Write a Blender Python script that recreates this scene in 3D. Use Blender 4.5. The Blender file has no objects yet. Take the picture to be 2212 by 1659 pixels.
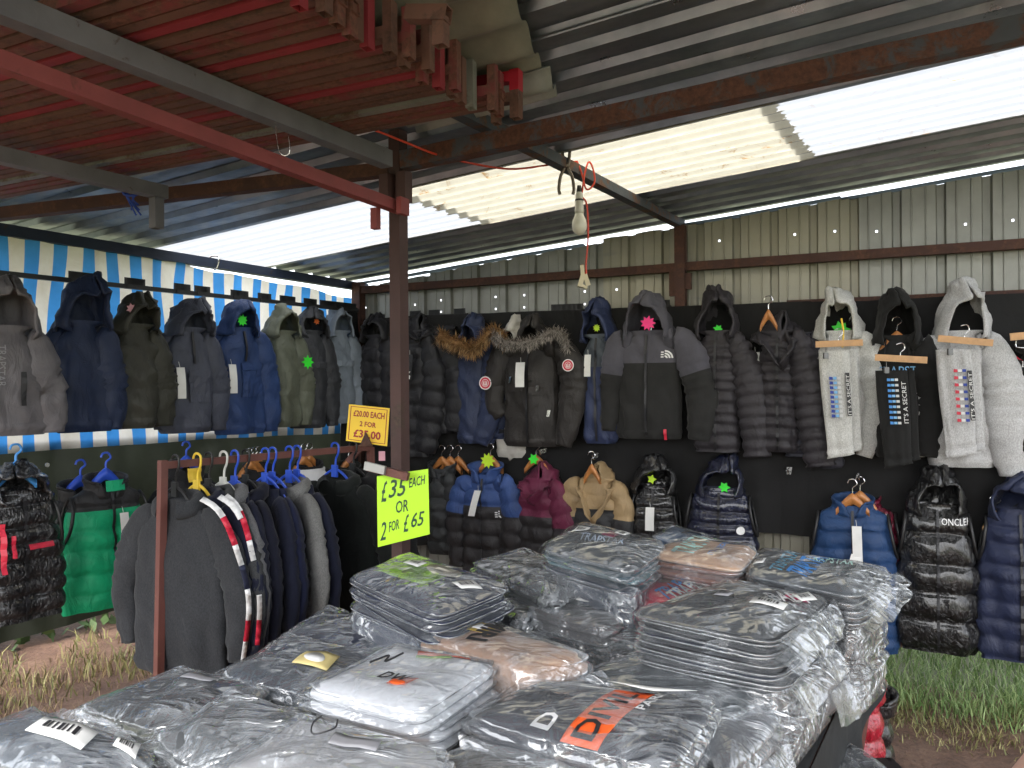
import bpy, bmesh, math, random
from mathutils import Vector, Matrix, noise
random.seed(7)
SC = bpy.context.scene
COL = SC.collection
# ---------------------------------------------------------------- camera
FP, CX, CY, CAMH = 1700.0, 1106.0, 829.5, 1.6
ROLL, PITCH = 0.008, 0.0015
cam = bpy.data.cameras.new('camera')
cam.sensor_width = 36.0
cam.lens = FP / 2212.0 * 36.0
cam.clip_start, cam.clip_end = 0.02, 2000
co = bpy.data.objects.new('camera', cam); COL.objects.link(co)
ax = Vector((1, 0, -ROLL)).normalized()
az = -(Vector((0, 1, PITCH)).normalized())
ay = az.cross(ax).normalized(); ax = ay.cross(az).normalized()
co.matrix_world = Matrix(((ax.x, ay.x, az.x, 0), (ax.y, ay.y, az.y, 0), (ax.z, ay.z, az.z, CAMH), (0, 0, 0, 1)))
SC.camera = co
# ---------------------------------------------------------------- sky, sun, exposure
w = bpy.data.worlds.new('World'); SC.world = w; w.use_nodes = True
nt = w.node_tree; bg = nt.nodes['Background']
sky = nt.nodes.new('ShaderNodeTexSky'); sky.sky_type = 'NISHITA'; sky.sun_disc = False
SUN_EL, SUN_AZ = math.radians(52), math.radians(200)
sky.sun_elevation = SUN_EL; sky.sun_rotation = SUN_AZ
sky.dust_density = 4.0; sky.air_density = 1.0; sky.ozone_density = 1.0
hs = nt.nodes.new('ShaderNodeHueSaturation'); hs.inputs['Saturation'].default_value = 0.28
nt.links.new(sky.outputs[0], hs.inputs['Color']); nt.links.new(hs.outputs[0], bg.inputs['Color'])
bg.inputs['Strength'].default_value = 0.15
sl = bpy.data.lights.new('sun', 'SUN'); sl.energy = 1.5; sl.angle = math.radians(25); sl.color = (1.0, 0.97, 0.92)
so = bpy.data.objects.new('sun', sl); COL.objects.link(so)
sd = Vector((math.sin(SUN_AZ) * math.cos(SUN_EL), math.cos(SUN_AZ) * math.cos(SUN_EL), math.sin(SUN_EL)))
so.rotation_euler = sd.to_track_quat('Z', 'Y').to_euler(); so.location = sd * 20
SC.view_settings.view_transform = 'Standard'; SC.view_settings.look = 'None'
SC.view_settings.exposure = 2.5; SC.view_settings.gamma = 1.0
cy = SC.cycles
cy.use_denoising = True; cy.max_bounces = 8; cy.diffuse_bounces = 4; cy.glossy_bounces = 3
cy.transparent_max_bounces = 14; cy.transmission_bounces = 4; cy.caustics_reflective = False; cy.caustics_refractive = False
cy.sample_clamp_indirect = 6.0; cy.use_adaptive_sampling = True; cy.adaptive_threshold = 0.02
# ---------------------------------------------------------------- geometry of the place
def V3(*a): return Vector(a)
CAM = V3(0, 0, CAMH)
def ray(px, py):
    return ax * ((px - CX) / FP) + ay * (-(py - CY) / FP) - az
L0, UL = V3(-2.37, 3.65, 0), V3(.517, .856, 0).normalized()
NL = V3(UL.y, -UL.x, 0)                # left wall normal, into the stall
R0, UR = V3(-1.117, 5.725, 0), V3(.906, -.4226, 0).normalized()
NR = V3(UR.y, -UR.x, 0)                # right wall normal, into the stall
def hit(px, py, P, N):
    r = ray(px, py); k = (P - CAM).dot(N) / r.dot(N); return CAM + r * k
def PL(px, py, off=0.0): return hit(px, py, L0 + NL * off, NL)
def PR(px, py, off=0.0): return hit(px, py, R0 + NR * off, NR)
def PZ(px, py, z): return hit(px, py, V3(0, 0, z), V3(0, 0, 1))
def PY(px, py, Y): return hit(px, py, V3(0, Y, 0), V3(0, 1, 0))
RZ0, RS = CAMH + .80, .078
def roofz(p): return RZ0 + RS * (p - L0).dot(NL)
def LT(t, d, z=0): q = L0 + UL * t + NL * d; return V3(q.x, q.y, z)
# ---------------------------------------------------------------- materials
MC = {}
def newmat(name):
    m = bpy.data.materials.new(name); m.use_nodes = True
    return m, m.node_tree, m.node_tree.nodes['Principled BSDF']
def nd(t, typ, **kw):
    n = t.nodes.new(typ)
    for k, v in kw.items():
        if k in n.inputs: n.inputs[k].default_value = v
        else: setattr(n, k, v)
    return n
def ramp(t, src, stops):
    r = t.nodes.new('ShaderNodeValToRGB'); e = r.color_ramp.elements
    while len(e) < len(stops): e.new(0.5)
    for i, (p, c) in enumerate(stops):
        e[i].position = p; e[i].color = (c[0], c[1], c[2], 1) if len(c) > 2 else (c[0],) * 3 + (1,)
    t.links.new(src, r.inputs[0]); return r.outputs[0]
def coords(t, scale=(1, 1, 1), rot=(0, 0, 0)):
    c = nd(t, 'ShaderNodeTexCoord'); mp = nd(t, 'ShaderNodeMapping')
    mp.inputs['Scale'].default_value = scale; mp.inputs['Rotation'].default_value = rot
    t.links.new(c.outputs['Object'], mp.inputs[0]); return mp.outputs[0]
def bump(t, p, h, strength, dist=0.01):
    b = nd(t, 'ShaderNodeBump'); b.inputs['Strength'].default_value = strength; b.inputs['Distance'].default_value = dist
    t.links.new(h, b.inputs['Height'])
    if p is not None: t.links.new(b.outputs[0], p.inputs['Normal'])
    return b
def tex(t, co_, scale, detail=4, rough=.6, dist=0):
    n = nd(t, 'ShaderNodeTexNoise'); n.inputs['Scale'].default_value = scale; n.inputs['Detail'].default_value = detail
    n.inputs['Roughness'].default_value = rough; n.inputs['Distortion'].default_value = dist
    t.links.new(co_, n.inputs['Vector']); return n.outputs['Fac']
def mul(c, f): return tuple(min(1, x * f) for x in c)
def fabric(col, kind='matte'):
    key = (col, kind)
    if key in MC: return MC[key]
    m, t, p = newmat('fabric'); c = coords(t)
    n = tex(t, c, 7, 5, .6)
    spread = {'matte': .16, 'nylon': .2, 'gloss': .15, 'heather': .12, 'denim': .3}[kind]
    cr = ramp(t, n, [(.3, mul(col, 1 - spread)), (.7, mul(col, 1 + spread))])
    if kind in ('heather',):
        n2 = tex(t, coords(t, (1, 1, .5)), 260, 2, .7)
        mx = nd(t, 'ShaderNodeMix', data_type='RGBA'); mx.blend_type = 'MULTIPLY'; mx.inputs[0].default_value = 1
        t.links.new(cr, mx.inputs[6]); t.links.new(ramp(t, n2, [(.35, (.72,)), (.65, (1.15,))]), mx.inputs[7]); cr = mx.outputs[2]
    t.links.new(cr, p.inputs['Base Color'])
    p.inputs['Roughness'].default_value = {'matte': .9, 'nylon': .55, 'gloss': .3, 'heather': .95, 'denim': .8}[kind]
    if kind == 'gloss':
        p.inputs['Coat Weight'].default_value = .7; p.inputs['Coat Roughness'].default_value = .06; p.inputs['Specular IOR Level'].default_value = .5
        h = tex(t, coords(t, (1, 1, .5)), 34, 3, .55, 2.0); bump(t, p, h, 1., .022)
    elif kind == 'nylon':
        h = tex(t, coords(t, (1, 1, .45)), 13, 5, .6, 1.2); bump(t, p, h, .8, .014)
        p.inputs['Sheen Weight'].default_value = .05; p.inputs['Specular IOR Level'].default_value = .35
    else:
        h = tex(t, coords(t, (1, 1, .6)), 11, 6, .6, .9); bump(t, p, h, .5, .014)
        p.inputs['Sheen Weight'].default_value = .08; p.inputs['Specular IOR Level'].default_value = .25
    MC[key] = m; return m
def plain(name, col, rough=.6, metal=0., bs=0, bstr=.2, var=.12, vs=6):
    key = (name, col)
    if key in MC: return MC[key]
    m, t, p = newmat(name); c = coords(t)
    t.links.new(ramp(t, tex(t, c, vs, 4), [(.3, mul(col, 1 - var)), (.7, mul(col, 1 + var))]), p.inputs['Base Color'])
    p.inputs['Roughness'].default_value = rough; p.inputs['Metallic'].default_value = metal
    if bs: bump(t, p, tex(t, c, bs, 4), bstr, .005)
    MC[key] = m; return m
def painted(name, col, rust=(.10, .035, .018), amt=.5, rough=.6, sc=9):
    key = (name, col)
    if key in MC: return MC[key]
    m, t, p = newmat(name); c = coords(t)
    f = ramp(t, tex(t, c, sc, 8, .7, .4), [(amt - .04, (0,)), (amt + .05, (1,))])
    fine = ramp(t, tex(t, c, 60, 4, .7), [(.3, mul(rust, .55)), (.7, mul(rust, 1.5))])
    body = ramp(t, tex(t, c, 5, 3), [(.3, mul(col, .8)), (.7, mul(col, 1.2))])
    mx = nd(t, 'ShaderNodeMix', data_type='RGBA')
    t.links.new(f, mx.inputs[0]); t.links.new(body, mx.inputs[6]); t.links.new(fine, mx.inputs[7])
    t.links.new(mx.outputs[2], p.inputs['Base Color']); p.inputs['Roughness'].default_value = rough
    bump(t, p, tex(t, c, 45, 6, .7), .35, .004)
    MC[key] = m; return m
M_RUST = painted('rusty_steel', (.055, .022, .016), (.075, .03, .018), .5, .75)
M_RAFT = painted('rusty_rafter_steel', (.06, .065, .08), (.085, .032, .02), .46, .7, 12)
M_GREYB = painted('grey_painted_steel', (.14, .14, .165), (.06, .03, .02), .66, .65, 22)
M_REDB = painted('red_painted_steel', (.21, .045, .045), (.1, .03, .02), .66, .6, 14)
M_POST = painted('brown_painted_steel', (.06, .028, .025), (.05, .03, .02), .62, .6, 8)
M_PUR = painted('weathered_steel', (.05, .06, .075), (.10, .045, .022), .54, .65, 14)
M_BLUEB = painted('dark_blue_steel', (.012, .022, .05), (.03, .02, .02), .68, .6, 10)
M_RACK = painted('rack_steel', (.13, .045, .035), (.16, .07, .045), .6, .6, 10)
M_DARK = plain('black_plastic', (.012, .012, .013), .45)
M_CHROME = plain('chrome', (.7, .7, .7), .18, 1.0)
M_WOOD = plain('orange_hanger_wood', (.42, .17, .05), .35, var=.25, vs=30)
M_PALEWOOD = plain('pale_hanger_wood', (.50, .28, .12), .4, var=.15, vs=30)
M_WHITE = plain('white_card', (.72, .72, .70), .6)
M_BLUEPL = plain('blue_plastic', (.03, .09, .55), .35)
M_SKYPL = plain('light_blue_plastic', (.07, .30, .72), .35)
M_INK = plain('black_print', (.015, .015, .018), .5)
M_WPRINT = plain('white_print', (.75, .75, .75), .6)
M_RED = plain('red_print', (.55, .02, .05), .5)
M_PINK = plain('pink_card', (.85, .03, .22), .5)
M_GREEN = plain('green_card', (.03, .75, .03), .5)
M_LIME = plain('lime_card', (.5, .75, .02), .5)
M_ORANGE = plain('orange_print', (.85, .12, .02), .5)
M_BPRINT = plain('blue_print', (.05, .25, .65), .5)
M_YEL = plain('yellow_print', (.8, .55, .05), .5)
def roofmetal():
    m, t, p = newmat('galvanised_roof_metal'); c = coords(t)
    t.links.new(ramp(t, tex(t, c, 3.0, 6, .65, .6), [(.3, (.15, .17, .20)), (.5, (.22, .245, .28)), (.75, (.32, .345, .38))]), p.inputs['Base Color'])
    p.inputs['Metallic'].default_value = .8
    t.links.new(ramp(t, tex(t, c, 8, 5, .7), [(.3, (.26,)), (.7, (.5,))]), p.inputs['Roughness'])
    bump(t, p, tex(t, c, 9, 3, .5), .22, .01); return m
M_ROOF = roofmetal()
def skylight(name, col, dirt, trans=.9):
    m, t, p = newmat(name); c = coords(t)
    t.nodes.remove(p); out = t.nodes['Material Output']
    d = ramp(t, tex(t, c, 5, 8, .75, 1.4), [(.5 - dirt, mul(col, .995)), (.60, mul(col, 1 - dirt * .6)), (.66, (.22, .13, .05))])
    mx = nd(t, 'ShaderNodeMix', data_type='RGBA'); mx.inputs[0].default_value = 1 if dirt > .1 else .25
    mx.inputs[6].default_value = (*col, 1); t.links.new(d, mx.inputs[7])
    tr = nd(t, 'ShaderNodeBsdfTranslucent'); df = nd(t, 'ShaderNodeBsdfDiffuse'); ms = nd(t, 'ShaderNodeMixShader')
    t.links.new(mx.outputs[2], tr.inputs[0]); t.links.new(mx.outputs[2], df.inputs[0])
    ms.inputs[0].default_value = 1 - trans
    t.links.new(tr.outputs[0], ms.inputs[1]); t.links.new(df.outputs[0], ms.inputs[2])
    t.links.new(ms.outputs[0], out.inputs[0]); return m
M_SKYW = skylight('clear_white_sheet', (.325, .335, .342), .04, .9)
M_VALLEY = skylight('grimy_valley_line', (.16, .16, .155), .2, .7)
M_FLASH = skylight('bluish_flashing_sheet', (.17, .21, .225), .05, .6)
M_SKYY = skylight('yellowed_dirty_sheet', (.42, .39, .30), .3, .78)
def cladding():
    m, t, p = newmat('cream_cladding_metal'); c = coords(t)
    a = tex(t, coords(t, (.6, .6, 2.5)), 1.6, 5, .6)
    t.links.new(ramp(t, a, [(.38, (.33, .315, .25)), (.60, (.295, .287, .24)), (.68, (.22, .225, .22))]), p.inputs['Base Color'])
    p.inputs['Metallic'].default_value = .25; p.inputs['Roughness'].default_value = .42
    bump(t, p, tex(t, c, 6, 4, .6), .25, .01); return m
M_CLAD = cladding()
M_CLADS = plain('bare_silver_cladding', (.28, .285, .265), .45, .35, 6, .3)
def tarpmat():
    m, t, p = newmat('striped_tarpaulin')
    c = nd(t, 'ShaderNodeTexCoord'); sp = nd(t, 'ShaderNodeSeparateXYZ'); t.links.new(c.outputs['UV'], sp.inputs[0])
    fr = nd(t, 'ShaderNodeMath', operation='FRACT'); t.links.new(sp.outputs[0], fr.inputs[0])
    lt = nd(t, 'ShaderNodeMath', operation='LESS_THAN'); lt.inputs[1].default_value = .46; t.links.new(fr.outputs[0], lt.inputs[0])
    ob = coords(t)
    g = ramp(t, tex(t, ob, 4, 6, .7, .6), [(.3, (.66, .60, .50)), (.7, (.86, .83, .77))])
    b = ramp(t, tex(t, ob, 6, 5), [(.3, (.045, .24, .60)), (.7, (.07, .33, .78))])
    mx = nd(t, 'ShaderNodeMix', data_type='RGBA'); t.links.new(lt.outputs[0], mx.inputs[0]); t.links.new(g, mx.inputs[6]); t.links.new(b, mx.inputs[7])
    out = t.nodes['Material Output']
    tr = nd(t, 'ShaderNodeBsdfTranslucent'); t.links.new(mx.outputs[2], tr.inputs[0]); t.links.new(mx.outputs[2], p.inputs['Base Color'])
    p.inputs['Roughness'].default_value = .55
    wv = nd(t, 'ShaderNodeTexWave'); wv.inputs['Scale'].default_value = 40; t.links.new(ob, wv.inputs[0])
    bump(t, p, tex(t, ob, 20, 5, .7), .3, .006)
    ms = nd(t, 'ShaderNodeMixShader'); ms.inputs[0].default_value = .62
    t.links.new(p.outputs[0], ms.inputs[1]); t.links.new(tr.outputs[0], ms.inputs[2]); t.links.new(ms.outputs[0], out.inputs[0])
    return m
M_TARP = tarpmat()
def sheetmat(name, col, tr_amt):
    m, t, p = newmat(name); out = t.nodes['Material Output']
    cc = ramp(t, tex(t, coords(t), 4, 4), [(.3, mul(col, .8)), (.7, mul(col, 1.2))]); t.links.new(cc, p.inputs['Base Color'])
    p.inputs['Roughness'].default_value = .6
    tr = nd(t, 'ShaderNodeBsdfTranslucent'); t.links.new(cc, tr.inputs[0]); ms = nd(t, 'ShaderNodeMixShader'); ms.inputs[0].default_value = tr_amt
    bump(t, p, tex(t, coords(t), 12, 5), .4, .01)
    t.links.new(p.outputs[0], ms.inputs[1]); t.links.new(tr.outputs[0], ms.inputs[2]); t.links.new(ms.outputs[0], out.inputs[0]); return m
M_OLIVE = sheetmat('olive_groundsheet', (.035, .04, .026), .25)
M_BCLOTH = plain('black_cloth', (.008, .008, .0085), .95, 0, 60, .3, .2)
def bagmat(name, haze, rough, sc):
    m, t, p = newmat(name); t.nodes.remove(p); out = t.nodes['Material Output']
    c = coords(t)
    ca = coords(t, (1, .32, .8), (0, 0, .7)); cb = coords(t, (.4, 1, .8), (0, 0, -.5))
    n1 = tex(t, ca, sc, 3, .5, 1.2); n2 = tex(t, cb, sc * 1.7, 2, .5, 1.6)
    r1 = ramp(t, n1, [(.36, (0,)), (.5, (1,)), (.64, (0,))]); r2 = ramp(t, n2, [(.38, (0,)), (.5, (1,)), (.62, (0,))])
    ad = nd(t, 'ShaderNodeMath', operation='MULTIPLY_ADD'); ad.inputs[1].default_value = .6
    t.links.new(r2, ad.inputs[0]); t.links.new(r1, ad.inputs[2])
    mk_ = ramp(t, tex(t, c, 6, 2), [(.42, (.1,)), (.66, (1,))]); mm = nd(t, 'ShaderNodeMath', operation='MULTIPLY'); t.links.new(ad.outputs[0], mm.inputs[0]); t.links.new(mk_, mm.inputs[1]); ad = mm
    b = bump(t, None, ad.outputs[0], 1., .014)
    gl = nd(t, 'ShaderNodeBsdfGlossy'); gl.inputs['Roughness'].default_value = rough; t.links.new(b.outputs[0], gl.inputs['Normal'])
    gl.inputs['Color'].default_value = (1, 1, 1, 1)
    df = nd(t, 'ShaderNodeBsdfDiffuse'); df.inputs['Color'].default_value = (.62, .66, .70, 1); t.links.new(b.outputs[0], df.inputs['Normal'])
    tp = nd(t, 'ShaderNodeBsdfTransparent'); tp.inputs[0].default_value = (.93, .94, .95, 1)
    m1 = nd(t, 'ShaderNodeMixShader')
    hz = ramp(t, ad.outputs[0], [(.1, (haze * .55,)), (.95, (haze * 1.7,))]); t.links.new(hz, m1.inputs[0])
    t.links.new(tp.outputs[0], m1.inputs[1]); t.links.new(df.outputs[0], m1.inputs[2])
    fr = nd(t, 'ShaderNodeLayerWeight'); fr.inputs['Blend'].default_value = .5
    pw_ = nd(t, 'ShaderNodeMath', operation='POWER'); pw_.inputs[1].default_value = 4.5; t.links.new(fr.outputs['Facing'], pw_.inputs[0])
    mr = nd(t, 'ShaderNodeMapRange'); t.links.new(pw_.outputs[0], mr.inputs[0])
    mr.inputs[1].default_value = .0; mr.inputs[2].default_value = 1.; mr.inputs[3].default_value = .14; mr.inputs[4].default_value = .75
    m2 = nd(t, 'ShaderNodeMixShader'); t.links.new(mr.outputs[0], m2.inputs[0])
    t.links.new(m1.outputs[0], m2.inputs[1]); t.links.new(gl.outputs[0], m2.inputs[2]); t.links.new(m2.outputs[0], out.inputs[0])
    return m
M_BAG = bagmat('clear_polythene', .21, .055, 6)
M_BAGC = bagmat('crinkled_polythene', .25, .07, 8)
M_BAGW = bagmat('cloudy_polythene', .32, .09, 8.5)
# ---------------------------------------------------------------- mesh helpers
def mk(name, V, F, mats, parent=None, smooth=True, mi=None, uv=None):
    me = bpy.data.meshes.new(name); me.from_pydata([tuple(v) for v in V], [], F)
    for m in (mats if isinstance(mats, (list, tuple)) else [mats]): me.materials.append(m)
    if smooth: me.polygons.foreach_set('use_smooth', [True] * len(me.polygons))
    if mi: me.polygons.foreach_set('material_index', mi)
    if uv:
        l = me.uv_layers.new(name='UVMap')
        for lp in me.loops: l.data[lp.index].uv = uv[lp.vertex_index]
    me.update(); o = bpy.data.objects.new(name, me); COL.objects.link(o)
    if parent: o.parent = parent
    return o
def tag(o, label=None, cat=None, group=None, kind=None):
    if label: o['label'] = label
    if cat: o['category'] = cat
    if group: o['group'] = group
    if kind: o['kind'] = kind
    return o
def thing(name, label, cat, loc=(0, 0, 0), rz=0, group=None):
    o = bpy.data.objects.new(name, None); COL.objects.link(o); o.location = loc; o.rotation_euler = (0, 0, rz)
    o.empty_display_size = .1
    return tag(o, label, cat, group)
class MB:
    def __init__(s): s.V = []; s.F = []; s.mi = []; s.uv = []
    def add(s, V, F, mi=0, org=None):
        b = len(s.V); s.V += [Vector(v) - org if org else Vector(v) for v in V]
        s.F += [tuple(i + b for i in f) for f in F]; s.mi += [mi] * len(F); return s
    def build(s, name, mats, parent=None, smooth=False): return mk(name, s.V, s.F, mats, parent, smooth, s.mi)
def basis(d, up=V3(0, 0, 1)):
    d = d.normalized(); x = d.cross(up)
    if x.length < 1e-4: x = d.cross(V3(0, 1, 0))
    x.normalize(); return x, x.cross(d).normalized()
def beam(mb, p0, p1, w, h, wall=0, org=None, mi=0, up=V3(0, 0, 1)):
    """square bar; wall > 0 makes it a hollow tube with open ends"""
    x, y = basis(p1 - p0, up); V = []
    for p in (p0, p1):
        for a, b in ((-1, -1), (1, -1), (1, 1), (-1, 1)): V.append(p + x * a * w / 2 + y * b * h / 2)
    F = [(i, (i + 1) % 4, 4 + (i + 1) % 4, 4 + i) for i in range(4)]
    if wall:
        for p in (p0, p1):
            for a, b in ((-1, -1), (1, -1), (1, 1), (-1, 1)): V.append(p + x * a * (w / 2 - wall) + y * b * (h / 2 - wall))
        F += [(8 + (i + 1) % 4, 8 + i, 12 + i, 12 + (i + 1) % 4) for i in range(4)]
        for o in (0, 4): F += [(o + i, o + (i + 1) % 4, 8 + o + (i + 1) % 4, 8 + o + i) for i in range(4)]
    else: F += [(3, 2, 1, 0), (4, 5, 6, 7)]
    mb.add(V, F, mi, org)
def smoothpath(pts, n):
    P = [Vector(p) for p in pts]; out = []
    for i in range(len(P) - 1):
        a, b, c, d = P[max(i - 1, 0)], P[i], P[i + 1], P[min(i + 2, len(P) - 1)]
        for k in range(n):
            t = k / n
            out.append(.5 * ((2 * b) + (c - a) * t + (2 * a - 5 * b + 4 * c - d) * t * t + (3 * b - a - 3 * c + d) * t ** 3))
    out.append(P[-1]); return out
def cable(mb, pts, r, n=6, sub=6, org=None, mi=0, taper=None):
    P = smoothpath(pts, sub) if sub > 1 else [Vector(p) for p in pts]
    V = []; F = []
    x = None
    for i, p in enumerate(P):
        d = (P[min(i + 1, len(P) - 1)] - P[max(i - 1, 0)])
        if d.length < 1e-7: d = V3(0, 0, 1)
        d.normalize()
        if x is None: x, y = basis(d)
        else: x = (x - d * x.dot(d)); x.normalize(); y = x.cross(d)
        rr = r if taper is None else r * taper(i / (len(P) - 1))
        for k in range(n):
            a = 2 * math.pi * k / n; V.append(p + x * math.cos(a) * rr + y * math.sin(a) * rr)
    for i in range(len(P) - 1):
        for k in range(n): F.append((i * n + k, i * n + (k + 1) % n, (i + 1) * n + (k + 1) % n, (i + 1) * n + k))
    F.append(tuple(range(n - 1, -1, -1))); F.append(tuple((len(P) - 1) * n + k for k in range(n)))
    mb.add(V, F, mi, org)
def lathe(mb, prof, n=20, org=V3(0, 0, 0), mi=0):
    V = []; F = []
    for r, z in prof:
        for k in range(n): a = 2 * math.pi * k / n; V.append(org + V3(r * math.cos(a), r * math.sin(a), z))
    for i in range(len(prof) - 1):
        for k in range(n): F.append((i * n + k, i * n + (k + 1) % n, (i + 1) * n + (k + 1) % n, (i + 1) * n + k))
    mb.add(V, F, mi)
TXT = {}
def textmesh(s, shear=0, offset=0.0):
    """returns verts (x 0..1, y 0..1) and faces, aspect"""
    k = (s, shear, offset)
    if k in TXT: return TXT[k]
    c = bpy.data.curves.new('text', 'FONT'); c.body = s; c.shear = shear; c.offset = offset; c.resolution_u = 2
    c.align_x = 'LEFT'
    o = bpy.data.objects.new('text', c); me = bpy.data.meshes.new_from_object(o)
    v = [(q.co.x, q.co.y) for q in me.vertices]; f = [tuple(p.vertices) for p in me.polygons]
    bpy.data.objects.remove(o); bpy.data.meshes.remove(me); bpy.data.curves.remove(c)
    x0, x1 = min(a for a, b in v), max(a for a, b in v); y0, y1 = min(b for a, b in v), max(b for a, b in v)
    asp = (x1 - x0) / (y1 - y0)
    TXT[k] = ([((a - x0) / (x1 - x0), (b - y0) / (y1 - y0)) for a, b in v], f, asp); return TXT[k]
def star(n=10, r1=.5, r2=.3, jit=.1):
    return [(math.cos(2 * math.pi * i / (2 * n)) * (r1 if i % 2 == 0 else r2) * (1 + random.uniform(-jit, jit)),
             math.sin(2 * math.pi * i / (2 * n)) * (r1 if i % 2 == 0 else r2)) for i in range(2 * n)]
def slab(poly, place, th, back=True):
    """thin solid from a 2D polygon; place(x, y, k) gives the 3D point, k = 0 front, 1 back"""
    n = len(poly); V = [place(x, y, 0) for x, y in poly] + [place(x, y, th) for x, y in poly]
    F = [tuple(range(n))] + [tuple(range(2 * n - 1, n - 1, -1))] + [(i, n + i, n + (i + 1) % n, (i + 1) % n) for i in range(n)]
    return V, F
# ================================================================ ground
RZ0, RS = CAMH + .775, .0846
def RT(t, s, z=0): q = L0 + UL * t + UR * s; return V3(q.x, q.y, z)
def rz(s): return RZ0 + .085 * s
def RH(px, py):
    r = ray(px, py)
    # plane through (t,s) -> z = RZ0 + .085 s
    a, b, c_ = RT(0, 0, rz(0)), RT(1, 0, rz(0)), RT(0, 1, rz(1))
    n = (b - a).cross(c_ - a); p = CAM + r * ((a - CAM).dot(n) / r.dot(n)); q = p - L0
    det = UL.x * UR.y - UL.y * UR.x
    return (q.x * UR.y - q.y * UR.x) / det, (UL.x * q.y - UL.y * q.x) / det
def shade_hedge():  # added leaf screen that keeps daylight off the ground outside the left wall
    V = []; F = []; mi = []
    for _ in range(9000):
        t = random.uniform(-3.2, 3.4); z = random.random() ** .8 * (1.25 + .25 * noise.noise(V3(t * 2, 0, 1))); s = -1.35 + random.uniform(-.3, .3) * (1 - .3 * z / 2) + .12 * noise.noise(V3(t * 3, z * 3, 0))
        p = RT(t, s, z); a = V3(random.gauss(0, 1), random.gauss(0, 1), random.gauss(0, 1)).normalized() * .05; b = a.cross(V3(random.gauss(0, 1), random.gauss(0, 1), random.gauss(0, 1))).normalized() * .028
        k = len(V); V += [p - a, p + b, p + a, p - b]; F.append((k, k + 1, k + 2, k + 3))
    o = mk('shade_hedge', V, F, grassmat('shade_hedge_leaves', (.02, .05, .012), (.07, .12, .03)), None, False); tag(o, 'leafy screen added outside the left wall to shade the ground', 'shade_hedge')
def mudmat():
    m, t, p = newmat('trodden_mud'); c = coords(t)
    a = tex(t, c, 3.2, 8, .68, .4); b = tex(t, c, 40, 5, .7)
    c1 = ramp(t, a, [(.3, (.075, .038, .025)), (.5, (.14, .078, .052)), (.72, (.22, .135, .09))])
    mx = nd(t, 'ShaderNodeMix', data_type='RGBA'); mx.blend_type = 'MULTIPLY'; mx.inputs[0].default_value = 1
    t.links.new(c1, mx.inputs[6]); t.links.new(ramp(t, b, [(.3, (.6,)), (.7, (1.3,))]), mx.inputs[7]); t.links.new(mx.outputs[2], p.inputs['Base Color'])
    p.inputs['Roughness'].default_value = .8
    ad = nd(t, 'ShaderNodeMath', operation='MULTIPLY_ADD'); ad.inputs[1].default_value = .35; t.links.new(b, ad.inputs[0]); t.links.new(a, ad.inputs[2])
    bump(t, p, ad.outputs[0], .9, .04); return m
M_MUD = mudmat()
M_FIELD = plain('field_grass', (.10, .105, .06), .9, 0, 25, .8, .35, 3)
G = 400; mk('ground', [(-G, -G, -.006), (G, -G, -.006), (G, G, -.006), (-G, G, -.006)], [(0, 1, 2, 3)], M_FIELD)['kind'] = 'structure'
V = []; F = []; n = 70
for i in range(n + 1):
    for j in range(n + 1):
        p = RT(-4 + 6.35 * i / n, -2.4 + 8.7 * j / n)
        V.append(V3(p.x, p.y, .012 + .02 * noise.noise(V3(p.x * 1.7, p.y * 1.7, 0)) + .008 * noise.noise(V3(p.x * 7, p.y * 7, 3))))
for i in range(n):
    for j in range(n): F.append((i * (n + 1) + j, (i + 1) * (n + 1) + j, (i + 1) * (n + 1) + j + 1, i * (n + 1) + j + 1))
mk('mud_floor', V, F, M_MUD)['kind'] = 'structure'
def grassmat(name, a, b):
    m, t, p = newmat(name); g = nd(t, 'ShaderNodeNewGeometry')
    t.links.new(ramp(t, g.outputs['Random Per Island'], [(0, a), (1, b)]), p.inputs['Base Color']); p.inputs['Roughness'].default_value = .6
    return m
shade_hedge_ = shade_hedge
def blades(name, label, spots, mat, hmin, hmax, wd=.004):
    V = []; F = []
    for x, y in spots:
        h = random.uniform(hmin, hmax); a = random.uniform(0, 6.28); l = random.uniform(.2, .9) * h; b = random.uniform(0, 6.28)
        w_ = wd * random.uniform(.6, 1.4); dx, dy = math.cos(a) * w_, math.sin(a) * w_; ex, ey = math.cos(b) * l, math.sin(b) * l
        k = len(V)
        V += [(x - dx, y - dy, 0), (x + dx, y + dy, 0), (x + dx * .7 + ex * .35, y + dy * .7 + ey * .35, h * .6),
              (x - dx * .7 + ex * .35, y - dy * .7 + ey * .35, h * .6), (x + ex, y + ey, h * random.uniform(.8, 1))]
        F += [(k, k + 1, k + 2, k + 3), (k + 3, k + 2, k + 4)]
    o = mk(name, V, F, mat); tag(o, label, 'grass', None, 'stuff')
def strip(n, t0, t1, s0, s1, edge=.0):
    out = []
    for _ in range(n):
        t = random.uniform(t0, t1); s = random.uniform(s0, s1); q = RT(t, s)
        if noise.noise(V3(q.x * 3, q.y * 3, 5)) < -.25 + edge: continue
        out.append((q.x, q.y))
    return out
def tufts(n, t0, t1, s0, s1, k=14, r=.05):
    out = []
    for _ in range(n):
        q = RT(random.uniform(t0, t1), random.uniform(s0, s1))
        out += [(q.x + random.gauss(0, r), q.y + random.gauss(0, r)) for _ in range(k)]
    return out
M_GR1 = grassmat('fresh_grass_blades', (.06, .14, .025), (.30, .38, .16)); M_GR2 = grassmat('dry_grass_blades', (.13, .085, .035), (.34, .25, .12))
M_GR3 = grassmat('dull_grass_blades', (.10, .11, .035), (.30, .27, .11))
shade_hedge()
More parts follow.
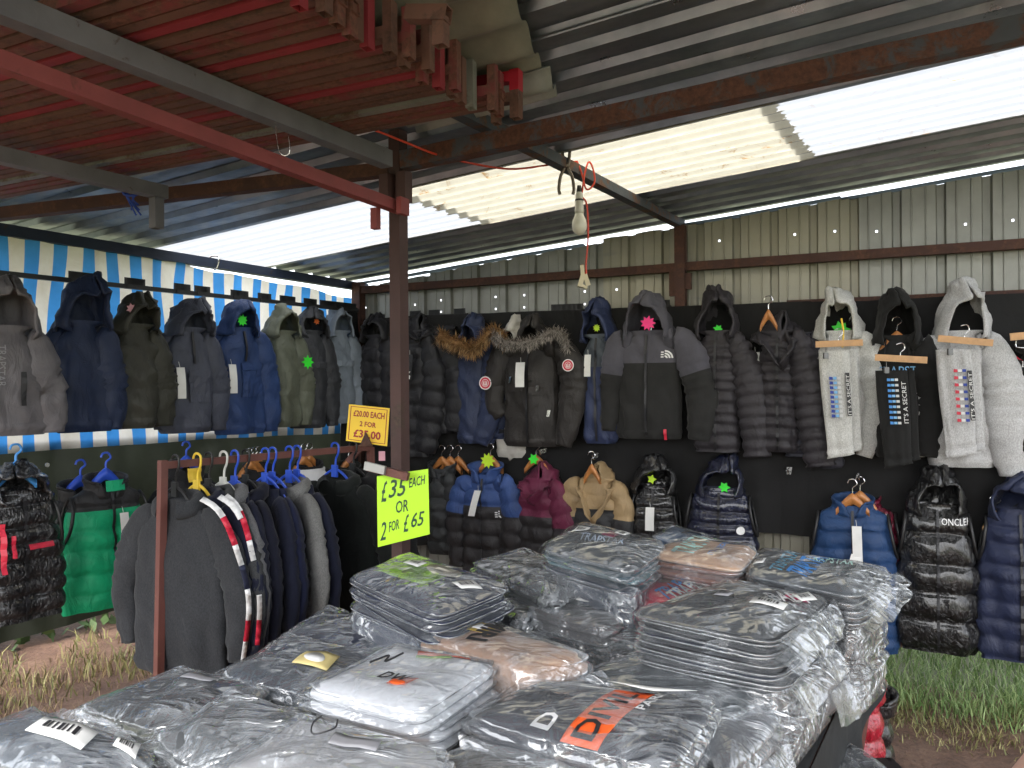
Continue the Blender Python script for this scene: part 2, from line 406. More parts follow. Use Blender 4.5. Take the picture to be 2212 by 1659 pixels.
blades('fresh_grass', 'tall green grass along the foot of the cream cladding wall', strip(9000, 2.0, 3.3, 1.6, 5.2, -.4) + tufts(150, 1.9, 2.3, 2, 5), M_GR1, .04, .145, .003)
blades('dull_grass', 'short yellowing grass at the edge of the mud by the cladding wall', strip(5000, 1.72, 2.2, 1.6, 5.2) + tufts(90, 1.6, 1.95, 2, 5), M_GR3, .02, .07, .0025)
blades('meadow_grass', 'green grass growing outside behind the black sheet at left', strip(2600, -1.2, 2.2, -1.0, -.05, .2), M_GR3, .04, .13, .004)
blades('dry_grass', 'straw coloured dead grass along the foot of the left wall', tufts(60, -.9, 2.3, -.7, .2, 12, .05) + strip(1300, -.8, 2.3, -.8, .5, .0), M_GR2, .02, .11, .0022)
blades('leaf_litter', 'scattered straw and leaf bits on the mud floor', strip(1300, -1.5, 2.0, .2, 5.2, .15), grassmat('straw_bits', (.12, .07, .03), (.4, .3, .16)), .008, .02, .006)
# ================================================================ the shed
ORG = V3(R0.x, R0.y, 0)
SHED = thing('market_shed', 'open fronted steel shed with a corrugated roof and cream clad back wall', 'shed', ORG)
SHED['kind'] = 'structure'
def sheet(name, mats, t0, t1, s0, s1, prof, zo=0, ns=14, jag=0, sag=.003):
    V = []; F = []; ts = []; t = t0
    while t < t1 - 1e-4:
        for f_, z in prof['pts']:
            tt = t + f_ * prof['per']
            if tt <= t1 + 1e-6: ts.append((tt, z))
        t += prof['per']
    for i in range(ns + 1):
        for k, (tt, z) in enumerate(ts):
            s = s0 + (s1 - s0) * i / ns
            if jag and i in (0, ns): s += random.uniform(-jag, jag)
            V.append(RT(tt, s, rz(s) + z + zo + sag * noise.noise(V3(tt * 3, s * 1.5, 1))) - ORG)
    m = len(ts); MI = []
    for i in range(ns):
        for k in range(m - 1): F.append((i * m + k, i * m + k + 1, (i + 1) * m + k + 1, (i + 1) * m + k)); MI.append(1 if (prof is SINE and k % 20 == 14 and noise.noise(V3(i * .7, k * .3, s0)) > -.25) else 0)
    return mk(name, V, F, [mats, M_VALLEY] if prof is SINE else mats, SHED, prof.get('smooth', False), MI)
TRAP = dict(per=.165, pts=[(0, 0), (.18, 0), (.5, .002), (.53, .022), (.60, .024), (.88, .024), (.97, 0), (1, 0)])
SINE = dict(per=.104, pts=[(k / 20, .014 + .014 * math.sin(2 * math.pi * k / 20)) for k in range(20)], smooth=True)
tA = RH(600, 487 + 98)[0]; tB = RH(2212, 86)[0]
ta0 = RH(560, 497)[0]; ta1 = RH(2212, 237)[0]
print('sky t', tA, ta1, tB, ta0, RH(890, 440), RH(1030, 480), RH(1665, 200), RH(1745, 335))
T0, T1 = (tB + ta0) / 2, (tA + ta1) / 2
sa = (RH(890, 440)[1] + RH(1030, 480)[1]) / 2; sb = (RH(1665, 200)[1] + RH(1745, 335)[1]) / 2
for k, t in enumerate([T0 - .97 * 4, T0 - .97 * 3, T0 - .97 * 2, T0 - .97]):
    sheet('roof_sheet', M_ROOF, t - .02, t + 1.0, -.45, 6.2, TRAP, .004 * (k % 2) + .012)  # left overhang lengthened to shade the ground outside the wall
sheet('roof_sheet', M_ROOF, T1 - .03, 2.50, -.12, 6.2, TRAP, .012)
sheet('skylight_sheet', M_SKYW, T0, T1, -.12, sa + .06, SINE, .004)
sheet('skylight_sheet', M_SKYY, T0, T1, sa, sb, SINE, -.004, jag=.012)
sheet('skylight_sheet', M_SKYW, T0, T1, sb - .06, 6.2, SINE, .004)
# strip of light sheet along the top of the back wall
for a, b, z in ((.0, .62, -.03), (.62, 1.75, -.035), (2.35, 3.25, -.03), (3.25, 4.4, -.04)):
    sheet('flashing_sheet', M_FLASH, 2.37, 2.475, a, b, dict(per=.11, pts=[(0, 0), (.3, .004), (.6, -.004), (.95, 0)]), z, 10, .004, .012)
# cladding
def clad(s0, s1, zb, mats, gap, holes):
    per = .21; V = []; F = []; cols = []; s = s0; hs_ = []
    prof = [(0, 0), (.2, 0), (.215, .006), (.235, .006), (.25, 0), (.33, 0), (.385, 0), (.44, 0), (.52, 0), (.535, .006), (.555, .006), (.57, 0), (.76, 0), (.80, -.028), (.96, -.028), (1.0, 0)]
    k = 0
    while s < s1 - 1e-4:
        for f_, y in prof[:-1]: cols.append((s + f_ * per, y, f_ == .385))
        s += per; k += 1
    cols.append((s1, 0, False)); rows = [zb, .9, 1.5]
    for h in holes: rows += [h - .006, h + .006]
    rows += [None]; m = len(cols)
    for z in rows:
        for (c_, y, _) in cols:
            zz = z if z is not None else rz(c_) - gap - .012 * (1 + noise.noise(V3(c_ * 5, 0, 2)))
            p = R0 + UR * c_ + NR * (y + .004 * noise.noise(V3(c_ * 4, zz * 3, 0))); V.append(V3(p.x, p.y, zz) - ORG)
    hc = [i for i, c_ in enumerate(cols) if c_[2]]; rows_h = {3 + 2 * i for i in range(len(holes))}; cnt = 0
    for i in range(len(rows) - 1):
        for j in range(m - 1):
            if i in rows_h and j in hc:
                cnt += 1
                if cnt % 3 != 2:
                    # a small round screw hole: shrink faces round it by leaving the cell open
                    continue
            F.append((i * m + j, i * m + j + 1, (i + 1) * m + j + 1, (i + 1) * m + j))
    o = mk('wall_cladding', V, F, mats, SHED, False)
    return o
bounds = [(-.02, .61, 1, .045, (2.17,)), (.61, 1.87, 1, .030, (2.11, 2.19)), (1.87, 2.50, 0, .012, (2.19,)), (2.50, 3.34, 0, .022, (2.44,)), (3.34, 4.6, 1, .034, (2.42,)), (4.6, 6.07, 0, .02, ())]
# narrow the hole columns so that a hole is a centimetre wide
for a, b, silver, gap, hl in bounds: clad(a, b, .28, M_CLADS if silver else M_CLAD, gap, hl)
def wallbeam(name, pts, w, h, mat, f, off):
    mb = MB()
    for a, b in zip(pts, pts[1:]): beam(mb, f(*a, off), f(*b, off), w, h, 0, ORG)
    return mb.build(name, mat, SHED)
wallbeam('wall_rail', [(772, 628), (1468, 578)], .05, .05, M_RUST, PR, .06)
wallbeam('wall_rail', [(1474, 577), (2330, 519)], .05, .05, M_RUST, PR, .06)
wallbeam('cloth_rail', [(1700, 655), (2330, 627)], .025, .03, M_RUST, PR, .12)
def vpost(name, p, w, z0, z1, mat, extra=()):
    mb = MB(); x = NR if name == 'wall_post' else NR
    beam(mb, V3(p.x, p.y, z0), V3(p.x, p.y, z1), w, w, 0, ORG, 0, UR)
    for dx, za, zb, ww in extra: q = p + UR * dx; beam(mb, V3(q.x, q.y, za), V3(q.x, q.y, zb), ww, ww, 0, ORG, 0, UR)
    return mb.build(name, mat, SHED)
wp = PR(1470, 560, .085); vpost('wall_post', wp, .06, 0, PR(1470, 488, .08).z, M_RUST, [(-.048, PR(1450, 640, .085).z, PR(1450, 583, .085).z, .035), (.046, PR(1490, 625, .085).z, PR(1490, 590, .085).z, .032)])
vpost('corner_post', R0 + NR * .06 + UR * .05, .07, 0, rz(0) - .03, M_RUST)
mb = MB(); beam(mb, PL(-260, 455, .0), PL(790, 622, .0), .055, .055, 0, ORG); mb.build('eaves_beam', M_BLUEB, SHED)
# far purlin that carries the lamp cable
E = PR(1471, 485, .04); EP = E - UL * 3.6; mb = MB(); beam(mb, E, EP, .05, .045, 0, ORG); mb.build('purlin', M_PUR, SHED)
PP = PY(860, 400, 2.98); PP.z = 0
mb = MB(); beam(mb, PP, V3(PP.x, PP.y, 2.58), .05, .05, 0, ORG, 0, UL); mb.build('centre_post', M_POST, SHED)
def at(px, py): return PY(px, py, 2.98)
mb = MB()
for (x0, x1, y0, y1, dy) in ((820, 851, 378, 432, -.03), (856, 890, 372, 438, -.045)):
    a = PY((x0 + x1) / 2, y0, 2.98 + dy); b = PY((x0 + x1) / 2, y1, 2.98 + dy); beam(mb, a, V3(a.x, a.y, b.z), .042, .042, .004, ORG, 0, UL)
mb.build('post_bracket', M_POST, SHED)
mb = MB(); beam(mb, PY(872, 349, 2.96), PY(2290, 46, 2.10), .06, .066, 0, ORG); mb.build('rafter', M_RAFT, SHED)
mb = MB(); beam(mb, PY(842, 366, 3.0), PY(-150, 480, 3.48), .05, .05, 0, ORG); mb.build('rafter', M_RUST, SHED)
g0 = PY(836, 345, 2.82); mb = MB(); g2_ = PY(0, 12, 1.66); beam(mb, g0, g0 + (g2_ - g0) * 2.3, .05, .058, 0, ORG); mb.build('purlin', M_GREYB, SHED)
g1 = PY(356, 417, 3.0); mb = MB(); beam(mb, g1, g1 - UL * 2.2, .045, .05, 0, ORG)
b_ = PY(338, 428, 2.97); beam(mb, b_, b_ - V3(0, 0, .115), .038, .038, .003, ORG, 0, UL); mb.build('purlin', M_GREYB, SHED)
# clips on the eaves beam
mb = MB(); q = PL(462, 566, .04)
cable(mb, [q + V3(-.03, 0, .02), q + V3(-.01, 0, .035), q + V3(.03, 0, .03), q + V3(.02, 0, -.03), q + V3(0, 0, -.045)], .006, 8, 4, ORG); mb.build('eaves_clip', M_CHROME, SHED)
# ================================================================ bars stacked under the roof
RA0, RA1 = V3(-2.02, 3.10, CAMH + .765), V3(-.02, 2.46, CAMH + .885)
RB0, RB1 = V3(-1.50, 2.0, CAMH + .85), V3(-.53, 1.57, CAMH + .885)
bars = MB(); NBAR = 23
BM = [painted('red_oxide_tube', (.17, .034, .038), (.13, .055, .04), .5, .65, 6), painted('brown_oxide_tube', (.13, .062, .048), (.09, .045, .034), .55, .7, 8),
      painted('crimson_tube', (.24, .026, .038), (.14, .045, .035), .62, .6, 7), painted('bare_grey_tube', (.17, .17, .16), (.10, .06, .04), .55, .5, 9)]
def stall_bar(i, p0, p1, mat, label, stub=.15, up=.06, w=.032, back=.0):
    d = (p1 - p0).normalized(); o = thing('stall_bar', label, 'metal bar', p0, 0, 'steel stall bars stacked under the roof')
    mb = MB(); beam(mb, p0, p1, w, w, .0025, p0); mb.build('bar', mat, o)
    if stub:
        q = p1 - d * back; mb = MB(); beam(mb, q + V3(0, 0, up), q - V3(0, 0, stub - up), w * 1.05, w * .8, .0025, p0, 0, d)
        mb.build('end_leg', mat, o)
LB = ['farthest', 'second farthest', 'third', 'fourth', 'fifth', 'sixth', 'seventh', 'eighth', 'ninth', 'tenth', 'eleventh', 'twelfth', 'thirteenth', 'fourteenth', 'fifteenth',
      'sixteenth', 'seventeenth', 'eighteenth', 'nineteenth', 'twentieth', 'twenty-first', 'second nearest', 'nearest']
MN = ['dark red', 'brown rusty', 'crimson', 'bare grey']
seqm = [1, 0, 0, 3, 1, 1, 0, 2, 0, 1, 1, 0, 1, 2, 1, 0, 0, 1, 2, 1, 0, 1, 0]
for i in range(NBAR):
    k = i / (NBAR - 1)
    a = RA0.lerp(RB0, k); b = RA1.lerp(RB1, k) + (RA1 - RA0).normalized() * random.uniform(-.03, .035)
    z = random.uniform(0, .008)
    a = a + V3(0, 0, z); b = b + V3(0, 0, z)
    mi = seqm[i]
    stall_bar(i, a, b, BM[mi], f'{MN[mi]} square tube, {LB[i]} bar of the lower layer stacked under the roof', random.uniform(.125, .145), random.uniform(.07, .085), .031, random.uniform(0, .02))
for i in range(16):
    k = (i + .5) / 17
    a = RA0.lerp(RB0, k) + V3(0, 0, .02); b = RA1.lerp(RB1, k) + V3(0, 0, .038) + (RA1 - RA0).normalized() * random.uniform(-.20, -.12)
    mi = [0, 1, 1, 0, 2][i % 5]
    stall_bar(i, a + (b - a) * .3, b, BM[mi], f'{MN[mi]} square tube, {LB[i]} bar of the upper layer stacked under the roof', 0 if i % 3 else .07, .04, .031)
# the bar whose red end sticks out of the stack
p1 = RA1 + V3(.04, -.01, .03); mb = MB(); o = thing('stall_bar', 'H shaped bar end with a bright crimson top, rightmost in the roof stack', 'metal bar', p1, 0, 'steel stall bars stacked under the roof')
beam(mb, p1, p1 + V3(0, 0, -.085), .034, .03, .003, p1, 0, UR); mb.build('end_leg', BM[1], o)
mb = MB(); beam(mb, p1, p1 + V3(0, 0, .065), .035, .031, .003, p1, 0, UR); beam(mb, p1 + V3(-.13, .05, .045), p1 + V3(-.015, .005, .045), .032, .032, 0, p1); mb.build('end_cap', plain('bright_crimson', (.38, .012, .03), .5), o)
mb = MB(); beam(mb, p1 + V3(-.13, .05, -.02), p1 + V3(-.015, .005, -.02), .03, .03, 0, p1); mb.build('cross_bar', BM[1], o)
# short piece lying on top
p1 = PY(925, 40, 1.86); mb = MB(); o = thing('stall_bar', 'short rusty offcut of square tube lying across the top of the roof stack', 'metal bar', p1)
beam(mb, p1 + V3(-.05, .02, .02), p1 + V3(.05, -.02, 0), .035, .035, .003, p1); beam(mb, p1 + V3(.03, -.01, .0), p1 + V3(.03, -.01, -.07), .03, .03, .003, p1, 0, UR); mb.build('tube', BM[1], o)
# single bright red bar under the beams
r0 = PY(868, 451, 2.90); o = thing('stall_bar', 'single bright red bar running from the centre post to the upper left', 'metal bar', r0)
mb = MB(); r1_ = PY(0, 132, 1.72); beam(mb, r0, r0 + (r1_ - r0) * 2.1, .038, .04, .003, r0); mb.build('bar', M_REDB, o)
q = PY(811, 450, 2.83); mb = MB(); beam(mb, q, q - V3(0, 0, .075), .026, .026, .003, r0, 0, UR); mb.build('end_leg', M_REDB, o)
mb = MB(); beam(mb, r0 + V3(.012, -.06, .025), r0 + V3(.012, -.06, -.035), .055, .02, 0, r0, 0, UR); mb.build('end_plate', M_REDB, o)
# corrugated offcuts lying on the bars
def wavy(label, corners, amp, per, mat, z):
    A, B, D = [Vector(c) for c in corners]; V = []; F = []; n = 60; m = 8
    for i in range(n + 1):
        for j in range(m + 1):
            u = i / n; v = j / m; p = A + (B - A) * u + (D - A) * v
            L_ = (B - A).length; V.append(p + V3(0, 0, amp * math.sin(2 * math.pi * u * L_ / per) + .01 * noise.noise(p * 3)) - A)
    for i in range(n):
        for j in range(m): F.append((i * (m + 1) + j, (i + 1) * (m + 1) + j, (i + 1) * (m + 1) + j + 1, i * (m + 1) + j + 1))
    o = mk('corrugated_offcut', V, F, mat); o.location = A; tag(o, label, 'corrugated sheet')
    s_ = o.modifiers.new('t', 'SOLIDIFY'); s_.thickness = .004
M_FIB = plain('dusty_fibre_sheet', (.17, .165, .14), .7, 0, 30, .4, .25, 8)
M_FIB2 = plain('pale_fibre_sheet', (.27, .28, .27), .5, .2, 20, .3, .2, 8)
def offc(label, a, b, c, per, amp, mat):
    wavy(label, [a, b, c], amp, per, mat, 0)
K = RT
def rp(px, py, dz):   # a point just below the roof sheet
    t, s = RH(px, py); return RT(t, s, rz(s) - dz)
offc('brownish corrugated sheet piece jutting out above the bar stack', rp(1170, 130, .02), rp(1075, -110, .015), rp(700, 260, .02), .19, .017, M_FIB)
offc('pale grey corrugated sheet piece, the lower of two above the bar stack', rp(1203, 188, .035), rp(1188, 136, .03), rp(900, 262, .05), .15, .02, M_FIB2)
# ================================================================ sheets hung on the walls
def hung(name, label, cat, f, pts, mat, off, amp, nx=80, nz=24, sag=0, parent=None, uvs=False):
    """pts: (px, ytop, ybottom) list along the wall"""
    V = []; F = []; uv = []
    o0 = f(pts[0][0], pts[0][2], off); o0 = V3(o0.x, o0.y, 0)
    for i in range(nx + 1):
        u = i / nx * (len(pts) - 1); k = min(int(u), len(pts) - 2); q = u - k
        px = pts[k][0] * (1 - q) + pts[k + 1][0] * q; yt = pts[k][1] * (1 - q) + pts[k + 1][1] * q; yb = pts[k][2] * (1 - q) + pts[k + 1][2] * q
        a = f(px, yt, off); b = f(px, yb, off)
        for j in range(nz + 1):
            p = b.lerp(a, j / nz); N = NL if f is PL else NR; U = UL if f is PL else UR
            s = (p - (L0 if f is PL else R0)).dot(U)
            p = p + N * (amp * noise.noise(V3(s * 3.2, p.z * .9, 2)) + amp * .5 * noise.noise(V3(s * 9, p.z * 3, 7)))
            p.z += sag * noise.noise(V3(s * 4, 0, 9)) * (j / nz)
            V.append(p - o0); uv.append((s / .137 + .25 + .25 * noise.noise(V3(s * 2, p.z * 2.5, 4)), p.z))
    for i in range(nx):
        for j in range(nz): F.append((i * (nz + 1) + j, (i + 1) * (nz + 1) + j, (i + 1) * (nz + 1) + j + 1, i * (nz + 1) + j + 1))
    o = mk(name, V, F, mat, None, True, None, uv if uvs else None); o.location = o0; tag(o, label, cat)
    return o
hung('striped_tarpaulin', 'blue and white striped tarpaulin hung along the left wall', 'tarpaulin', PL,
     [(-420, 470, 1030), (0, 508, 981), (200, 524, 966), (300, 548, 960), (480, 590, 947), (640, 618, 940), (762, 646, 935)], M_TARP, .0, .05, 200, 30, .02, None, True)
hung('groundsheet', 'dark olive plastic sheet hanging below the striped tarpaulin', 'plastic sheet', PL,
     [(-420, 995, 1560), (0, 955, 1395), (240, 945, 1318), (480, 930, 1250), (775, 900, 1180)], M_OLIVE, -.03, .04, 120, 24)
hung('black_sheet', 'black cloth hanging behind the left corner of the back wall', 'cloth', PL, [(735, 655, 1190), (785, 668, 1190)], M_BCLOTH, .08, .02, 20, 20)
hung('black_cloth', 'long black cloth hung on the cream wall behind the coats', 'cloth', PR,
     [(786, 690, 1190), (876, 683, 1178), (1180, 671, 1165), (1480, 661, 1156), (1640, 655, 1150), (1752, 651, 1160)], M_BCLOTH, .165, .045, 120, 20)
hung('black_cloth', 'longer black cloth on the right behind the hoodies and shiny vests', 'cloth', PR,
     [(1748, 652, 1350), (1823, 651, 1375), (2212, 633, 1420), (2400, 626, 1460)], M_BCLOTH, .175, .045, 60, 20)
# ================================================================ hanging rails
def comb_rail(label, f, a, b, off, teeth):
    p0, p1 = f(*a, off), f(*b, off); o = thing('hanging_rail', label, 'clothes rail', p0)
    mb = MB(); beam(mb, p0, p1, .022, .022, 0, p0); mb.build('rail', M_DARK, o)
    U = (p1 - p0).normalized(); L = (p1 - p0).length
    for u0, n in teeth:
        mb = MB(); c = p0 + U * (L * u0)
        beam(mb, c - U * .01, c + U * (n * .013 + .01), .03, .022, 0, p0)
        for k in range(n): q = c + U * (k * .013); beam(mb, q + V3(0, 0, -.01), q + V3(0, 0, .045), .005, .034, 0, p0, 0, U)
        mb.build('hook_comb', M_DARK, o)
comb_rail('black hanging rail with toothed combs in front of the striped tarpaulin', PL, (-320, 556), (772, 671), .22, [(.30, 6), (.40, 7), (.50, 6), (.545, 6), (.63, 8), (.70, 6), (.76, 8), (.83, 7), (.88, 9), (.93, 8), (.97, 5)])
comb_rail('short black toothed hook strip above the grey fur trimmed parka', PR, (1196, 673), (1262, 671), .08, [(.0, 8), (.5, 7)])
comb_rail('short black toothed hook strip above the grey and black jacket', PR, (1385, 668), (1440, 664), .08, [(.0, 9), (.6, 6)])
comb_rail('short black toothed hook strip on the cloth beside the centre post', PR, (890, 686), (1010, 680), .08, [(.0, 5), (.35, 5), (.8, 5)])
# ================================================================ garments
def sgn(a, e): return math.copysign(abs(a) ** e, a)
def interp(prof, z):
    for (a, *va), (b, *vb) in zip(prof, prof[1:]):
        if a <= z <= b:
            k = (z - a) / (b - a); k = k * k * (3 - 2 * k) if False else k
            return [p * (1 - k) + q * k for p, q in zip(va, vb)]
    return list(prof[0][1:]) if z < prof[0][0] else list(prof[-1][1:])
class Garment:
    """a coat, hoodie or vest: local x to its left sleeve's side, -y to the viewer, origin at the neck"""
    def __init__(g, name, label, cat, P0, ang, W, L, cols, kind='nylon', sl=None, group=None, fold=1.0, puff=0, per=.07, dep=.068, yoke=None, neck=.085, seed=None, hem=True, armhole=False, drop=.125):
        g.root = thing(name, label, cat, P0, ang, group); g.W, g.L, g.dep = W, L, dep
        g.seed = seed if seed is not None else random.random() * 50
        g.cols = cols if isinstance(cols, list) else [cols]
        g.mats = [fabric(c, kind) for c in g.cols]; g.kind = kind; g.puff, g.per = puff, per; g.fold = fold; g.yoke = yoke; g.drop = drop
        nk = neck; W_ = W; W = W if armhole else W * .92
        g.prof = [(-L, W * .96, dep * .75), (-L + .03, W * 1.0, dep * .9), (-L * .6, W * .98, dep), (-.30, W * .97, dep), (-.20 - drop * .3, W * .97, dep * .95), (-drop - .03, W * .98, dep * .85),
                  (-drop * .75, W * .90, dep * .75), (-drop * .5, W * .72, dep * .66), (-drop * .27, W * .5, dep * .6), (-.012, nk * 1.25, dep * .62), (.0, nk, dep * .6), (.03, nk * .8, dep * .55)]
        if armhole:
            g.prof = [(-L, W * .95, dep * .75), (-L + .04, W, dep * .9), (-L * .6, W, dep), (-.32, W * .98, dep), (-.24, W * .93, dep * .95), (-.15, W * .82, dep * .85), (-.07, W * .80, dep * .75),
                      (-.045, W * .72, dep * .66), (-.02, W * .5, dep * .6), (-.005, nk * 1.2, dep * .6), (.0, nk, dep * .6), (.03, nk * .85, dep * .55)]
        nz = 64 if puff else 44; nt_ = 44; V = []; F = []; mi = []
        zs = []
        for i in range(nz + 1):
            k = i / nz; zs.append(-L + (L - .006) * (1 - (1 - k) ** 1.25))
        g.F = F
        for i, z in enumerate(zs):
            for j in range(nt_):
                a = 2 * math.pi * j / nt_; V.append(g.surf(math.cos(a), math.sin(a), z))
        for i in range(nz):
            for j in range(nt_):
                F.append((i * nt_ + j, i * nt_ + (j + 1) % nt_, (i + 1) * nt_ + (j + 1) % nt_, (i + 1) * nt_ + j))
                mi.append(1 if (yoke is not None and (zs[i] + zs[i + 1]) / 2 > yoke and len(g.mats) > 1) else 0)
        g.body = mk('body', V, F, g.mats, g.root, True, mi)
        if hem and not puff:
            V = []; F = []
            for i in range(4):
                for j in range(nt_):
                    a = 2 * math.pi * j / nt_; p = g.surf(math.cos(a), math.sin(a), -L + .045 - i * .017)
                    k = [1.02, 1.03, 1.0, .96][i]; V.append(V3(p.x * k, p.y * k - (.003 if i in (1, 2) else 0), p.z))
            for i in range(3):
                for j in range(nt_): F.append((i * nt_ + j, (i + 1) * nt_ + j, (i + 1) * nt_ + (j + 1) % nt_, i * nt_ + (j + 1) % nt_))
            mk('hem', V, F, g.mats[0], g.root)
    def surf(g, c, s, z, lift=0):
        w_, d_ = interp(g.prof, z); x = w_ * sgn(c, .85); y = -d_ * sgn(s, .75); q = g.seed
        top = max(0, min(1, -z / .12)); low = min(1, -z / g.L) if z < 0 else 0
        f = g.fold * top * (.034 * noise.noise(V3(x * 9 + q, s * 1.2, z * 1.6)) * (.35 + low) + .018 * noise.noise(V3(x * 16 + z * 9 + q, s * 2, z * 7))
                            + .010 * (1 - abs(noise.noise(V3(x * 7 - z * 5 + q, s, z * 8 + 3)))) * top)
        if g.puff:
            zz = z + .012 * noise.noise(V3(x * 5 + q, s, 0)); zz += .006 * math.sin(z * 31 + q); b = abs(math.sin(math.pi * zz / g.per)) ** .45
            f = f * .7 + 1.15 * g.puff * (b - .7) * top + .006 * b * noise.noise(V3(x * 40 + q, s * 3, z * 10)) * top
        f += lift; m = math.hypot(c, s) or 1
        return V3(x + f * c / m * .8, y - f * s / m, z)
    def front(g, x, z, lift=.004):
        w_, d_ = interp(g.prof, z); k = max(-1, min(1, x / w_)); c = sgn(k, 1 / .85); s = math.sqrt(max(0, 1 - c * c)); p = g.surf(c, s, z, lift)
        return V3(x, p.y, z)
    def patch(g, name, x0, x1, z0, z1, mat, lift=.006, th=.003, nx=3, nz=5, tilt=0, free=0):
        V = []; F = []; lift += .006
        for k in (0, 1):
            for i in range(nx + 1):
                for j in range(nz + 1):
                    x = x0 + (x1 - x0) * i / nx; z = z0 + (z1 - z0) * j / nz
                    p = g.front(x, z, lift); p = V3(x + tilt * (z - z1), p.y + k * th, z)
                    if free: q = g.front((x0 + x1) / 2, z1, lift); p.y = q.y + k * th - free * (1 - j / nz) - .006 * math.sin(3 * j / nz)
                    V.append(p)
        m = (nx + 1) * (nz + 1)
        def id_(k, i, j): return k * m + i * (nz + 1) + j
        for i in range(nx):
            for j in range(nz):
                F.append((id_(0, i, j), id_(0, i + 1, j), id_(0, i + 1, j + 1), id_(0, i, j + 1))); F.append((id_(1, i, j + 1), id_(1, i + 1, j + 1), id_(1, i + 1, j), id_(1, i, j)))
        for i in range(nx):
            F.append((id_(0, i, 0), id_(1, i, 0), id_(1, i + 1, 0), id_(0, i + 1, 0))); F.append((id_(0, i + 1, nz), id_(1, i + 1, nz), id_(1, i, nz), id_(0, i, nz)))
        for j in range(nz):
            F.append((id_(0, 0, j), id_(0, 0, j + 1), id_(1, 0, j + 1), id_(1, 0, j))); F.append((id_(0, nx, j + 1), id_(0, nx, j), id_(1, nx, j), id_(1, nx, j + 1)))
        return mk(name, V, F, mat, g.root, False)
    def poly(g, name, pts, mat, lift=.008, th=.003, parent=None):
        V, F = slab(pts, lambda x, z, k: g.front(x, z, lift) + V3(0, k, 0), th); return mk(name, V, F, mat, parent or g.root, False)
    def text(g, s, x0, z0, w_, h_, mat, vert=False, lift=.008, name='lettering'):
        v, f, _ = textmesh(s)
        V = [g.front(x0 + (b if vert else a) * w_, z0 + ((1 - a) if vert else b) * h_, lift) for a, b in v]
        return mk(name, V, f, mat, g.root, False)
    def zip(g, mat=None, z0=None, x=0, w_=.012): return g.patch('zip', x - w_ / 2, x + w_ / 2, z0 or -g.L + .01, -.03, mat or M_INK, .006, .004, 1, 26)
    def sleeve(g, path, radii, name='sleeve', flat=.62, cuff=True, y0=0, mi=None, seam=None):
        sd_ = 1 if path[0][0] > 0 else -1; path = [(sd_ * g.W * .50, -g.drop * .52)] + list(path); radii = (.05,) + tuple(radii); z0 = path[1][1]
        P = smoothpath([V3(p[0], y0, p[1]) if len(p) == 2 else V3(*p) for p in path], 10); N = 22; V = []; F = []; m = []
        L_ = [0]
        for a, b in zip(P, P[1:]): L_.append(L_[-1] + (b - a).length)
        T = L_[-1]; n = max(30, int(T / (.012 if g.puff else .018))); Q = []
        for i in range(n + 1):
            d = T * i / n; k = max(j for j in range(len(L_)) if L_[j] <= d + 1e-9); k = min(k, len(P) - 2)
            Q.append(P[k].lerp(P[k + 1], (d - L_[k]) / max(1e-6, L_[k + 1] - L_[k])))
        for i, p in enumerate(Q):
            t = i / n; d = (Q[min(i + 1, n)] - Q[max(i - 1, 0)]).normalized(); x = V3(0, 1, 0).cross(d); x.normalize(); x = -x if x.x < 0 else x
            kk = t * (len(radii) - 1); k = min(int(kk), len(radii) - 2); r = radii[k] + (radii[k + 1] - radii[k]) * (kk - k)
            if t < .04: r *= .75 + 6 * t
            if g.puff: b = abs(math.sin(math.pi * t * T / g.per)) ** .45; r += 1.1 * g.puff * (b - .7) * min(1, t * 8)
            elif cuff and t > .93: r *= .86
            for j in range(N):
                a = 2 * math.pi * j / N; q = g.seed
                f = g.fold * (.010 * noise.noise(V3(p.x * 12 + q, a, p.z * 9)) + .008 * noise.noise(V3(math.cos(a) * 2 + q, math.sin(a) * 2, p.z * 26)) * (1 if not g.puff else .5))
                if .3 < t < .62 and not g.puff: f += g.fold * .006 * math.sin(t * 90 + 1.3 * math.sin(a))
                V.append(p + x * (r + f) * math.cos(a) + V3(0, -1, 0) * (r * flat + f) * math.sin(a))
        for i in range(n):
            for j in range(N):
                F.append((i * N + j, i * N + (j + 1) % N, (i + 1) * N + (j + 1) % N, (i + 1) * N + j))
                zc = Q[i].z; m.append(1 if (g.yoke is not None and len(g.mats) > 1 and zc > g.yoke - .05) else 0)
        F.append(tuple(n * N + j for j in range(N))); m.append(0)
        F.append(tuple(j for j in range(N - 1, -1, -1))); m.append(1 if (g.yoke is not None and len(g.mats) > 1) else 0)
        o = mk(name, V, F, g.mats, g.root, True, m if mi is None else [mi] * len(F)); g.lastQ = Q; return o
